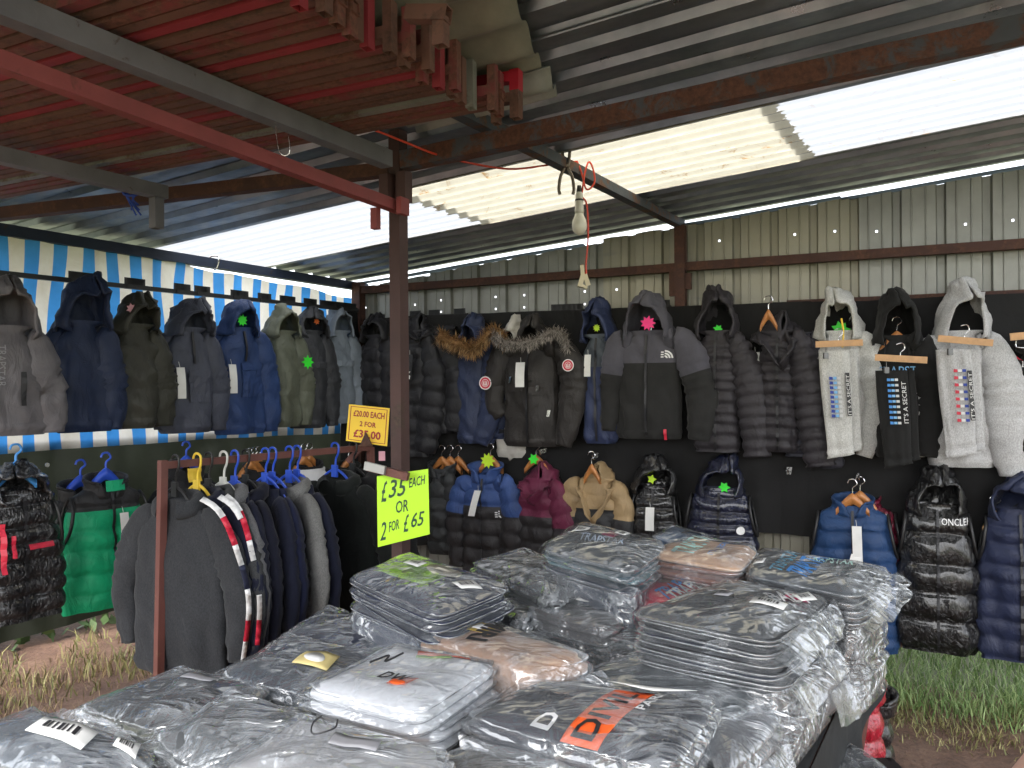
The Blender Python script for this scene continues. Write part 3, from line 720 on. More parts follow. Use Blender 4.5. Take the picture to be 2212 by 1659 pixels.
    def hood(g, h=.26, lean=0, r=.115, mi=None, tip=.0, open_=.62, fwd=.03, inner=None, slump=0, zb=-.055):
        """hood hanging from its top, face opening to the front"""
        na, nv = 26, 16; V = []; F = []; q = g.seed; r *= .86
        if mi is None: mi = 1 if (g.yoke is not None and len(g.mats) > 1) else 0
        mat = g.mats[mi]
        hw = random.uniform(-1, 1); open_ = open_ * .8
        tw = random.uniform(-.5, .5)
        for i in range(nv + 1):
            v = i / nv; rr = (1 - v ** 1.9) ** .72 * (1 - .15 * v) + .035; zz = zb + (h - zb) * (math.sin(v * math.pi / 2)) ** 1.1
            ov = max(0, 1 - abs((v - .24) / (.40 + .25 * max(0, open_ - .45))) ** 2.4)
            for j in range(na + 1):
                u = (j / na - .5) * 2; cov = 1 - open_ * (.04 + (.40 + .06 * hw) * ov)
                A = u * math.pi * cov
                f = .022 * noise.noise(V3(math.sin(A) * 2 + q, math.cos(A) * 2, v * 2.5)) + .014 * noise.noise(V3(math.sin(A) * 6 + q, v * 7, 1)) + .007 * noise.noise(V3(math.sin(A) * 16 + q, v * 14, 1))
                if g.puff: f += .012 * abs(math.sin(v * h / .055 * math.pi * .6))
                sq_ = 1 + .12 * hw * math.sin(A * 2 + q)
                rb = 1.22 - .27 * min(1, v * 2.2); x = (r * .93 * rr * sq_ * rb + f) * math.sin(A); y = (r * .8 * rr + f) * math.cos(A)
                edge = abs(u) ** 5 * min(1, ov * 1.3); x += math.copysign(.014, u) * edge * (1 + .9 * hw * (1 if u > 0 else -1)); y -= .025 * edge
                front = max(0, -math.cos(A)) ** 2; br = math.exp(-((v - .66) / .16) ** 2)
                y -= .045 * front * br; x += .03 * hw * front * br
                x += lean * v * v + tip * v ** 3 + .035 * hw * v * v; y += fwd * .2 - fwd * v * v
                ta = tw * min(1, v * 2); x, y = x * math.cos(ta) - y * math.sin(ta), x * math.sin(ta) + y * math.cos(ta)
                V.append(V3(x, y, zz + f * .7 - slump * v * (1 - math.cos(A)) * .3 - .035 * front * br * (1 + .5 * hw) + .015 * hw * math.sin(A) * v))
        for i in range(nv):
            for j in range(na): F.append((i * (na + 1) + j, i * (na + 1) + j + 1, (i + 1) * (na + 1) + j + 1, (i + 1) * (na + 1) + j))
        o = mk('hood', V, F, mat, g.root); s_ = o.modifiers.new('t', 'SOLIDIFY'); s_.thickness = .010; s_.offset = -1
        g.hd = (h, lean, tip, fwd, r)
        # drawn lining: the dark inside of the neck
        V = []; F = []; n = 20
        for i in range(n): a = 2 * math.pi * i / n; V.append(V3(.075 * math.cos(a), .04 * math.sin(a), -.016))
        mk('lining', V, [tuple(range(n))], plain('dark_lining', (.012, .012, .014), .9), g.root)
        return o
    def collar(g, h=.06, r=.09, mi=None, gap=.5, flop=.02):
        na, nv = 30, 6; V = []; F = []; q = g.seed
        if mi is None: mi = 1 if (g.yoke is not None and len(g.mats) > 1) else 0
        for i in range(nv + 1):
            v = i / nv
            for j in range(na + 1):
                A = (j / na - .5) * 2 * (math.pi - gap * (.3 + v)); f = .006 * noise.noise(V3(math.sin(A) * 3 + q, v * 3, math.cos(A) * 3))
                rr = r * (1 + flop * 8 * v * v); x = (rr + f) * math.sin(A); y = (rr * .62 + f) * math.cos(A)
                V.append(V3(x, y, -.035 * (1 + math.cos(math.pi + A)) * .0 - .02 - .022 * (1 - math.cos(A)) + h * math.sin(v * 1.7)))
        for i in range(nv):
            for j in range(na): F.append((i * (na + 1) + j, i * (na + 1) + j + 1, (i + 1) * (na + 1) + j + 1, (i + 1) * (na + 1) + j))
        o = mk('collar', V, F, g.mats[mi], g.root); s_ = o.modifiers.new('t', 'SOLIDIFY'); s_.thickness = .014; s_.offset = 0
    def tagc(g, x, z, w_=.035, h_=.10, mat=None, tilt=0, name='price_tag', lift=.034, free=.015, pr=True):
        o = g.patch(name, x - w_ / 2, x + w_ / 2, z - h_, z, mat or M_WHITE, lift, .0015, 2, 5, tilt, free)
        mb = MB(); a = g.front(x, z, lift); cable(mb, [a, a + V3(-.004, .006, .03)], .0012, 4, 2); mb.build('tag_string', M_WHITE, g.root)
        return o
    def local(g, p): return g.root.matrix_basis.inverted() @ p if False else (Matrix.Translation(g.root.location) @ Matrix.Rotation(g.root.rotation_euler.z, 4, 'Z')).inverted() @ p
    def pocket(g, x0, x1, z0, z1): g.patch('pocket', x0, x1, z0, z1, g.mats[0], .007, .006, 6, 4)
    def flap(g, x0, x1, z0, z1): g.patch('pocket_flap', x0, x1, z0, z1, g.mats[0], .013, .006, 6, 3)
ALB, ARB = math.atan2(UL.y, UL.x), math.atan2(UR.y, UR.x)
def wallg(f, xl, xr, yt, yh, off, name, label, cat, cols, yaw=0, **kw):
    U = UL if f is PL else UR; xc = (xl + xr) / 2; ym = yt * .6 + yh * .4
    P0 = f(xc, yt, off); W = abs((f(xr, ym, off) - f(xl, ym, off)).dot(U)) / 2; L = P0.z - f(xc, yh, off).z
    g = Garment(name, label, cat, P0, (ALB if f is PL else ARB) + yaw, W, L, cols, **kw)
    def l(px, py, y=None):
        q = g.local(f(px, py, off)); return (q.x, q.z)
    g.l = l; return g
def dsleeve(g, side, spread=.05, ln=.93, r=(.085, .075, .058), y0=0, bend=.0):
    W, L = g.W, g.L
    g.sleeve([(side * (W - .055), -g.drop * .75), (side * (W + .01), -g.drop - .10), (side * (W + spread + bend), -L * .55), (side * (W + spread * .8), -L * ln)], r, y0=y0)
def hook(label, P, col=M_CHROME, wood=None, ang=0, W=.145, body=True, name='clothes_hanger'):
    """hanger whose shoulders sit just under P"""
    o = thing(name, label, 'hanger', P, ang); mb = MB()
    cable(mb, [V3(0, 0, -.01), V3(0, 0, .03), V3(.004, 0, .045), V3(.022, 0, .062), V3(.010, 0, .085), V3(-.014, 0, .083), V3(-.022, 0, .066)], .0028 if col is M_CHROME else .005, 6, 5)
    mb.build('hook', col, o)
    if body:
        V = []; F = []; n = 24
        for i in range(n + 1):
            u = i / n * 2 - 1; x = u * W * .55; z = -.012 - .075 * abs(u) ** 1.35; h_ = .016 + .012 * (1 - abs(u)); d_ = .007 + .006 * abs(u)
            for a, b in ((-1, -1), (1, -1), (1, 1), (-1, 1)): V.append(V3(x, a * d_ + .01 * abs(u), z + b * h_))
        for i in range(n):
            for k in range(4): F.append((i * 4 + k, i * 4 + (k + 1) % 4, i * 4 + 4 + (k + 1) % 4, i * 4 + 4 + k))
        F += [(0, 1, 2, 3), (n * 4 + 3, n * 4 + 2, n * 4 + 1, n * 4)]
        mk('shoulders', V, F, wood or M_WOOD, o, True)
    return o
def hookat(g, label, dx=0, dz=.06, **kw):
    p = g.root.location + Matrix.Rotation(g.root.rotation_euler.z, 3, 'Z') @ V3(dx, kw.pop('dy', 0), dz); return hook(label, p, ang=g.root.rotation_euler.z, **kw)
def card(label, name, P, ang, poly, mat, size, lean=0):
    V, F = slab([(x * size, z * size) for x, z in poly], lambda x, z, k: V3(x, k + lean * z, z), .0015)
    o = mk(name, V, F, mat, None, False); o.location = P; o.rotation_euler = (0, 0, ang); tag(o, label, 'price card'); return o
def gcard(g, label, x, z, size, mat, dy=-.07, n=9):
    size *= .8; dy = dy + .02 if z > -.05 else dy
    p = g.root.location + Matrix.Rotation(g.root.rotation_euler.z, 3, 'Z') @ V3(x, dy, z); return card(label, 'price_star', p, g.root.rotation_euler.z, star(n), mat, size)
# ---- marks
def dome_logo(g, x, z, s, mat):          # three nested arcs in a square, worn on chests and sleeves
    mb = MB()
    for r in (1.0, .68, .36):
        pts = [(x + s * (r * math.cos(a) - .5), z + s * (r * math.sin(a) - .4)) for a in [math.pi / 2 * k / 8 for k in range(9)]]
        pts += [(x + s * ((r - .2) * math.cos(a) - .5), z + s * ((r - .2) * math.sin(a) - .4)) for a in [math.pi / 2 * k / 8 for k in range(8, -1, -1)]]
        V, F = slab(pts, lambda a, b, k: g.front(a, b, .010) + V3(0, k, 0), .002); mb.add(V, F)
    for k in range(3):
        pts = [(x - s * .62 - s * .32, z + s * (.42 - k * .3)), (x - s * .62, z + s * (.42 - k * .3)), (x - s * .62, z + s * (.26 - k * .3)), (x - s * .62 - s * .32, z + s * (.26 - k * .3))]
        V, F = slab(pts, lambda a, b, k_: g.front(a, b, .010) + V3(0, k_, 0), .002); mb.add(V, F)
    mb.build('emblem', mat, g.root)
def round_patch(g, c, r, tilt=0):        # red ring, white field, red centre, on a sleeve
    n = 24; mats = [M_PINKW, M_RED, M_WPRINT]; mb = MB()
    def ring(r0, r1, y, mi):
        V = []; F = []
        for i in range(n):
            a = 2 * math.pi * i / n
            for rr, yy in ((r0, y), (r1, y), (r1, y + .003)): V.append(V3(c[0] + rr * math.cos(a), c[1] + yy, c[2] + rr * math.sin(a)))
        for i in range(n): j = (i + 1) % n; F += [(i * 3, i * 3 + 1, j * 3 + 1, j * 3), (i * 3 + 1, i * 3 + 2, j * 3 + 2, j * 3 + 1)]
        mb.add(V, F, mi)
    ring(r * .86, r, -.004, 2); ring(r * .58, r * .86, -.004, 1); ring(r * .5, r * .58, -.0035, 2); ring(.0001, r * .5, -.004, 1)
    for dx, dz, w_, h_ in ((-.26, .0, .16, .5), (.0, .05, .14, .62), (.26, .0, .16, .5), (0, -.3, .66, .12)):
        V, F = slab([(c[0] + r * (dx - w_ / 2), c[2] + r * (dz - h_ / 2)), (c[0] + r * (dx + w_ / 2), c[2] + r * (dz - h_ / 2)), (c[0] + r * (dx + w_ * .3), c[2] + r * (dz + h_ / 2)), (c[0] + r * (dx - w_ * .3), c[2] + r * (dz + h_ / 2))],
                    lambda a, b, k: V3(a, c[1] - .0055 + k, b), .001); mb.add(V, F, 2)
    mb.build('sleeve_badge', mats, g.root)
M_PINKW = plain('badge_pink', (.6, .3, .35), .6)
def fur(g, path, r, n, mats, ln=.05, name='fur_trim', sq=1):
    P = smoothpath(path, 12); V = []; F = []; mi = []; mb = MB(); cable(mb, path, r * .6, 8, 6, None, 0)
    mb2 = MB(); mb2.add(mb.V, mb.F, 0)
    for _ in range(n):
        p = P[random.randrange(len(P))] + V3(random.gauss(0, .004), 0, random.gauss(0, .004)); d = V3(random.gauss(0, 1), random.gauss(0, 1), random.gauss(0, 1)).normalized(); d.y = -abs(d.y) * .8
        a = p + d * r * .45; b = a + (d * .8 + V3(random.gauss(0, .3), -.2, -.35)).normalized() * ln * random.uniform(.5, 1.1); x, y = basis(b - a); w_ = .0016 * random.uniform(.6, 1.6)
        mb2.add([a - x * w_, a + x * w_, (a + b) / 2 + x * w_ * .9 + d * .004, (a + b) / 2 - x * w_ * .9 + d * .004, b], [(0, 1, 2, 3), (3, 2, 4)], random.randrange(len(mats)))
    return mb2.build(name, mats, g.root)
# ---------------------------------------------------------------- left wall, upper row (anoraks)
GL = 'hooded jackets on the upper rail of the left wall'
def anorak(xl, xr, yt, yh, off, label, col, kind='nylon', hoodh=.25, lean=0, yaw=-.12, **kw):
    dx_ = (xr - xl) * .09; g = wallg(PL, xl + dx_ * .4, xr - dx_ * 1.5, yt, yh, off, 'hooded_jacket', label, 'jacket', col, yaw, kind=kind, group=GL, **kw)
    W, L = g.W, g.L
    g.sleeve([(W * .80, -.10), (W * .98, -.24), (W * 1.12, -L * .58), (W * 1.16, -L * 1.0)], (.068, .07, .062, .046), y0=-.03); g.sleeve([(-W * .80, -.10), (-W * .95, -.24), (-W * 1.0, -L * .58), (-W * .96, -L * .97)], (.065, .065, .055, .045), y0=.03)
    g.hood(hoodh, lean, .12); return g
M_OR = plain('orange_lining', (.75, .16, .03), .6)
g = anorak(-78, 118, 700, 938, .42, 'grey overhead jacket with small black zip, leftmost on the striped tarpaulin', [(.135, .128, .14)], hoodh=.19, per=.07)
g.patch('zip', .03, .05, -.34, -.20, M_INK, .010, .005, 1, 6); g.text('TRAPSTAR', -.05, -.26, .03, .17, M_WPRINT if False else plain('pale_grey_print', (.3, .3, .32), .7), True)
g.poly('snap_button', [(.16 + .010 * math.cos(a / 2), -.60 + .010 * math.sin(a / 2)) for a in range(12)], M_CHROME)
g = anorak(118, 245, 690, 930, .36, 'dark navy jacket with tall hood and white hanging card, beside the grey jacket', [(.012, .022, .06)], hoodh=.20, lean=.02)
g.text('TRAPSTAR', -.15, -.33, .03, .2, plain('slate_print', (.16, .2, .28), .7), True); g.tagc(-.10, -.24, .06, .13)
g = anorak(238, 352, 697, 922, .33, 'dark olive waxy jacket with pink ticket under its hood', [(.034, .034, .026)], hoodh=.14, lean=.03, fold=1.4)
g.text('TRAPSTAR', -.20, -.33, .03, .2, plain('olive_print', (.22, .23, .2), .7), True); gcard(g, 'small pink and white ticket under the olive jacket hood', -.05, .06, .07, M_PINKW, -.10, 7)
g = anorak(352, 470, 705, 932, .30, 'slate grey pullover jacket with chest pocket and white curled tag', [(.052, .058, .085)], hoodh=.14, lean=.04)
g.flap(-.03, .12, -.27, -.235); g.pocket(-.03, .12, -.40, -.26); g.tagc(-.09, -.22, .045, .16); g.tagc(.20, -.38, .04, .13, None, .25, lift=.075); g.zip(None, -.2)
g = anorak(462, 582, 705, 935, .27, 'royal blue pullover jacket with chest pocket and white tag', [(.016, .04, .13)], hoodh=.14, lean=.04)
g.flap(-.04, .13, -.25, -.21); g.pocket(-.04, .13, -.40, -.24); g.tagc(-.10, -.22, .045, .16); g.zip(None, -.2); gcard(g, 'bright green star card inside the royal blue jacket hood', -.02, .03, .09, M_GREEN, -.085)
g = anorak(572, 655, 712, 920, .24, 'sage green overshirt jacket with green star card on its chest', [(.105, .115, .085)], hoodh=.13, lean=.03)
gcard(g, 'bright green star shaped price card on the sage jacket', .09, -.20, .11, M_GREEN, -.13, 8); g.patch('brand_card', .20, .27, -.46, -.20, M_INK, .05, .002); g.patch('care_label', .205, .265, -.46, -.29, M_WHITE, .055, .002); g.tagc(-.13, -.21, .04, .16); g.pocket(-.1, .07, -.40, -.26)
g = anorak(635, 712, 712, 922, .20, 'charcoal hooded jacket hung between the sage and steel grey ones', [(.03, .032, .038)], hoodh=.13, lean=.03)
g.flap(-.12, .12, -.25, -.21); gcard(g, 'small orange ticket inside the charcoal jacket hood', .0, .05, .06, M_OR, -.09, 7); g.tagc(.15, -.22, .04, .16)
g = anorak(698, 768, 712, 912, .16, 'steel blue grey hooded jacket in the corner by the yellow sign', [(.17, .20, .24)], hoodh=.14, lean=.03)
g.flap(-.12, .12, -.25, -.21); g.tagc(-.13, -.2, .04, .22, None, -.15); g.tagc(.15, -.38, .04, .12, lift=.08)
# ---------------------------------------------------------------- left wall, lower row
def vest(f, xl, xr, yt, yh, off, label, col, kind='gloss', yaw=0, puff=.016, per=.075, hoodh=0, lean=0, cat='vest', **kw):
    g = wallg(f, xl, xr, yt, yh, off, 'padded_vest', label, cat, col, yaw, kind=kind, puff=puff, per=per, armhole=True, **kw)
    for s in (-1, 1):           # armhole binding
        mb = MB(); W = g.W; cable(mb, [V3(s * W * .80, 0, -.05), V3(s * W * .83, -.045, -.10), V3(s * W * .92, -.05, -.2), V3(s * W * 1.0, 0, -.265), V3(s * W * .92, .05, -.2), V3(s * W * .83, .045, -.10), V3(s * W * .80, 0, -.05)], .008, 6, 5)
        mb.build('armhole_trim', M_DARK, g.root, True)
    if hoodh: g.hood(hoodh, lean, .115)
    else: g.collar(.07)
    g.zip(); return g
g = vest(PL, -45, 128, 1055, 1338, .45, 'black shiny padded vest with red zip on light blue hanger, far left', [(.012, .012, .014)], yaw=-.1, puff=.022, hoodh=.10, lean=-.02)
g.patch('red_zip', -.10, -.082, -.33, -.13, M_RED, .022, .004, 1, 8); g.patch('red_tab', -.065, -.05, -.27, -.18, M_RED, .024, .003); g.patch('pocket_stripe', .0, .10, -.245, -.225, M_RED, .024, .003)
hookat(g, 'light blue plastic hanger of the black shiny vest', -.02, .10, col=M_SKYPL, wood=M_SKYPL, dy=-.02)
g = vest(PL, 140, 318, 1045, 1308, .35, 'bright green padded vest with black yoke and white tag', [(.006, .36, .16), (.022, .022, .024)], kind='nylon', yaw=-.1, puff=.016, per=.10, yoke=-.115)
g.tagc(.03, -.13, .04, .16); g.patch('lining_front', -.03, .06, -.03, .02, g.mats[0], .02, .003)
hookat(g, 'square topped blue plastic hanger of the green vest', .0, .06, col=M_BLUEPL, wood=M_BLUEPL)
g = vest(PL, 108, 240, 1060, 1295, .22, 'dark green padded vest hidden behind the bright green one', [(.004, .10, .04), (.02, .02, .022)], kind='nylon', yaw=-.1, puff=.014, per=.10, yoke=-.155)
hookat(g, 'second blue plastic hanger behind the green vest', -.0, .06, col=M_BLUEPL, wood=M_BLUEPL)
def tops(xl, xr, yt, yh, off, label, col, hd=0, kind='matte', **kw):
    g = wallg(PL, xl, xr, yt, yh, off, 'jacket', label, 'jacket', col, -.1, kind=kind, **kw); dsleeve(g, 1); dsleeve(g, -1)
    if hd: g.hood(hd)
    else: g.collar(.06)
    return g
g = tops(350, 455, 1010, 1300, .30, 'black jacket with yellow neck label behind the clothes rack', [(.016, .016, .018)])
g.patch('neck_label', -.03, .05, -.07, .0, M_YEL, .02, .003)
hookat(g, 'blue plastic hanger of the black jacket with a yellow label', 0, .05, col=M_BLUEPL, wood=M_BLUEPL)
g = tops(510, 610, 1015, 1290, .25, 'black padded jacket on wooden hanger behind the rack', [(.014, .014, .016)], puff=.01, per=.09)
for k in range(3): hookat(g, ['front', 'middle', 'rear'][k] + ' wooden hanger of the three above the black padded jacket', -.06 + .05 * k, .045, dy=.0 + .03 * k)
g = tops(615, 720, 1005, 1280, .22, 'black tracksuit top with white collar behind the rack', [(.012, .012, .014)])
g.patch('white_chest', -.13, .13, -.16, -.02, plain('white_cloth', (.6, .6, .62), .9), .02, .01, 10, 6)
for k in range(2): hookat(g, ['left', 'right'][k] + ' wooden hanger above the white collared tracksuit top', -.04 + .07 * k, .05, dy=.03 * k)
g = tops(715, 790, 1010, 1280, .20, 'black jacket hanging in the dark corner behind the yellow sign', [(.011, .012, .011)])
hookat(g, 'wooden hanger of the black corner jacket', 0, .05)
# ---------------------------------------------------------------- right wall, upper row
def coat(xl, xr, yt, yh, off, label, col, kind='nylon', cat='jacket', name='padded_jacket', yaw=0, L_=True, R_=True, **kw):
    g = wallg(PR, xl, xr, yt, yh, off, name, label, cat, col, yaw, kind=kind, **kw)
    if R_ is True: dsleeve(g, 1)
    elif R_: g.sleeve([g.l(*p) for p in R_[0]], R_[1], y0=-.03)
    if L_ is True: dsleeve(g, -1)
    elif L_: g.sleeve([g.l(*p) for p in L_[0]], L_[1], y0=-.02)
    return g
BK = (.012, .012, .015)
g = coat(785, 842, 722, 945, .22, 'black puffer jacket left of the centre post, in the corner', [(.014, .014, .018)], puff=.02, per=.10, R_=([(838, 745), (848, 800), (850, 880), (846, 930)], (.07, .075, .06))); g.hood(.12)
g = coat(862, 930, 712, 985, .24, 'black puffer jacket with round hood just right of the centre post', [BK], puff=.022, per=.10,
         R_=([(925, 735), (942, 800), (938, 880), (922, 975)], (.08, .09, .08))); g.hood(.10, .02, .13, slump=.3); g.tagc(.02, -.17, .05, .17, M_INK); g.patch('tag_print', .0, .035, -.33, -.28, M_WHITE, .05, .003)
g.poly('gold_emblem', [(-.09 + .028 * x, -.165 + .028 * z) for x, z in star(4, 1, .5, 0)], plain('dull_gold', (.3, .22, .03), .5))
g = coat(935, 975, 715, 935, .21, 'black puffer jacket tucked behind, beside the navy parka', [BK], puff=.02, per=.10, L_=None, R_=([(968, 740), (985, 800), (990, 870), (985, 930)], (.07, .075, .065))); g.collar(.06)
M_FURT = [plain('tan_fur', c, .9) for c in ((.42, .24, .10), (.30, .16, .06), (.55, .36, .18), (.16, .09, .04))]
M_FURG = [plain('grey_fur', c, .9) for c in ((.38, .34, .31), (.22, .19, .17), (.55, .5, .46), (.10, .09, .08))]
NV = (.022, .032, .075)
g = coat(988, 1062, 738, 955, .22, 'navy parka with tan fur trimmed hood and round sleeve badge', [NV], cat='parka', name='parka',
         R_=([(1055, 760), (1070, 810), (1066, 880), (1040, 955)], (.085, .085, .07)), L_=None)
g.hood(.17, .0, .10, open_=.4)
fur(g, [V3(-.19, -.10, .035), V3(-.10, -.13, .0), V3(.0, -.14, -.035), V3(.06, -.14, -.06), V3(.12, -.13, -.01), V3(.2, -.11, .05), V3(.27, -.10, -.01)], .045, 3000, M_FURT, .07)
g.tagc(-.11, -.10, .06, .13); c = g.lastQ[14]; round_patch(g, c + V3(-.02, -.075, 0), .042)
g2 = coat(1040, 1100, 738, 945, .17, 'second navy parka tucked behind the first, badge half hidden', [NV], cat='parka', name='parka', L_=None, R_=([(1078, 760), (1086, 810), (1084, 880), (1080, 935)], (.075, .07, .06)))
c = g2.lastQ[14]; round_patch(g2, c + V3(-.03, -.085, 0), .035)
CRM = (.55, .53, .49)
g = coat(1072, 1150, 742, 985, .15, 'cream hooded parka almost hidden behind the dark fur trimmed parka', [CRM], cat='parka', name='parka', kind='matte', L_=([(1085, 780), (1068, 840), (1080, 920), (1118, 985)], (.06, .06, .06)),
         R_=([(1150, 770), (1235, 800), (1250, 850), (1243, 900)], (.05, .05, .03))); g.hood(.155, 0, .10, open_=.3)
g.patch('cuff_strap', -.10, -.01, -.57, -.545, M_INK, .03, .01)
g = coat(1085, 1212, 738, 962, .26, 'dark brown parka with grey fur hood and flap pockets', [(.023, .02, .019)], cat='parka', name='parka', fold=.8,
         R_=([(1215, 755), (1240, 800), (1238, 880), (1222, 962)], (.09, .08, .062)), L_=([(1092, 755), (1075, 810), (1072, 870), (1085, 900)], (.08, .07, .05)))
g.hood(.15, .02, .125, open_=.35, fwd=.08)
fur(g, [V3(-.22, -.09, .05), V3(-.13, -.14, -.005), V3(-.02, -.16, -.02), V3(.08, -.15, -.01), V3(.18, -.12, .045), V3(.24, -.08, .02), V3(.26, -.06, -.05)], .028, 2400, M_FURG, .055)
g.tagc(-.03, -.13, .06, .15); c = g.lastQ[4]
g.lastQ = None
for (a, b, c0, d) in ((-.17, -.03, -.22, -.17), (.02, .16, -.24, -.19)): g.flap(a, b, c0, d); g.pocket(a, b, c0 - .09, c0 + .01)
for x, z in ((-.16, -.36), (.14, -.42), (-.11, -.215), (.08, -.27)): g.patch('zip_pull', x - .008, x + .008, z - .04, z, M_CHROME, .022, .003, 1, 2, .2)
g.zip()
gp = g
c = Vector((*g.l(1244, 790)[:1], -.13, g.l(1244, 790)[1])); round_patch(g, c, .036)
g.patch('sleeve_pocket', g.l(1235, 0)[0], g.l(1252, 0)[0] - .01, g.l(0 + 1240, 880)[1], g.l(1240, 825)[1], g.mats[0], .02, .01)
g = coat(1262, 1325, 720, 955, .21, 'navy coat with grey blue shoulder panels and raised hood', [(.026, .038, .095), (.07, .085, .105)], cat='coat', name='coat', kind='nylon', yoke=-.21, L_=None,
         R_=([(1322, 740), (1338, 800), (1335, 880), (1322, 950)], (.065, .06, .05))); g.hood(.20, .0, .105, mi=0, open_=.5)
g.tagc(-.04, -.13, .04, .13); g.zip(); dome_logo(g, .10, -.16, .03, M_WPRINT); gcard(g, 'small lime card inside the navy coat hood', -.0, .03, .06, M_LIME, -.06)
g.patch('zip_pull', .10, .115, -.52, -.47, M_RED, .02, .003)
g = coat(1330, 1472, 712, 945, .27, 'grey shouldered black shell jacket with a pink star in its neck', [(.022, .022, .022), (.082, .08, .098)], name='shell_jacket', cat='jacket', kind='matte', yoke=-.20, fold=.9,
         R_=([(1476, 735), (1505, 800), (1520, 870), (1512, 950)], (.09, .09, .07)), L_=([(1338, 740), (1328, 800), (1320, 870), (1318, 930)], (.08, .06, .05)))
g.hood(.20, .05, .15, mi=1, open_=.75, fwd=.12); gcard(g, 'hot pink star shaped price card in the neck of the grey shouldered jacket', .02, .03, .11, M_PINK, -.11, 9); g.zip(); dome_logo(g, .13, -.15, .045, M_WPRINT)
for x, z in ((-.22, -.45), (.10, -.57)): g.patch('zip_pull', x, x + .014, z - .06, z, M_RED, .02, .003)
hookat(g, 'wooden hanger inside the neck of the grey shouldered jacket', 0.02, -.03, dy=-.02)
CH = (.026, .023, .028)
g = coat(1497, 1600, 712, 975, .24, 'black slim puffer jacket with pointed hood and red zip pull', [CH], puff=.021, per=.060, fold=.6, kind='nylon', L_=None,
         R_=([(1592, 740), (1618, 810), (1630, 880), (1638, 985)], (.085, .085, .07)))
g.hood(.22, .03, .115, tip=-.04); g.zip(); gcard(g, 'bright green card in the hood of the slim puffer', .01, .0, .07, M_GREEN, -.04, 7); g.patch('zip_pull', -.16, -.145, -.27, -.19, M_RED, .02, .003)
dome_logo(g, .27, -.18, .03, M_WPRINT)
g = coat(1640, 1722, 712, 975, .25, 'black slim puffer jacket with folded hood and white tag hanging on a bare hook', [CH], puff=.021, per=.060, fold=.6, kind='nylon', L_=None,
         R_=([(1722, 735), (1745, 810), (1758, 890), (1775, 1005)], (.09, .09, .078)))
g.hood(.09, .05, .14, slump=.6); g.zip(); g.tagc(-.12, -.12, .045, .14); g.patch('zip_pull', -.11, -.095, -.40, -.27, M_RED, .02, .003)
hookat(g, 'chrome hook and wooden hanger of the slim puffer with a white tag', -.04, .09, dy=-.08, W=.08)
g = coat(1690, 1760, 716, 985, .19, 'dark slate puffer jacket behind the white tagged one', [(.028, .028, .04)], puff=.021, per=.060, fold=.6, kind='nylon', L_=None,
         R_=([(1752, 740), (1776, 820), (1786, 900), (1795, 1010)], (.07, .075, .065)))
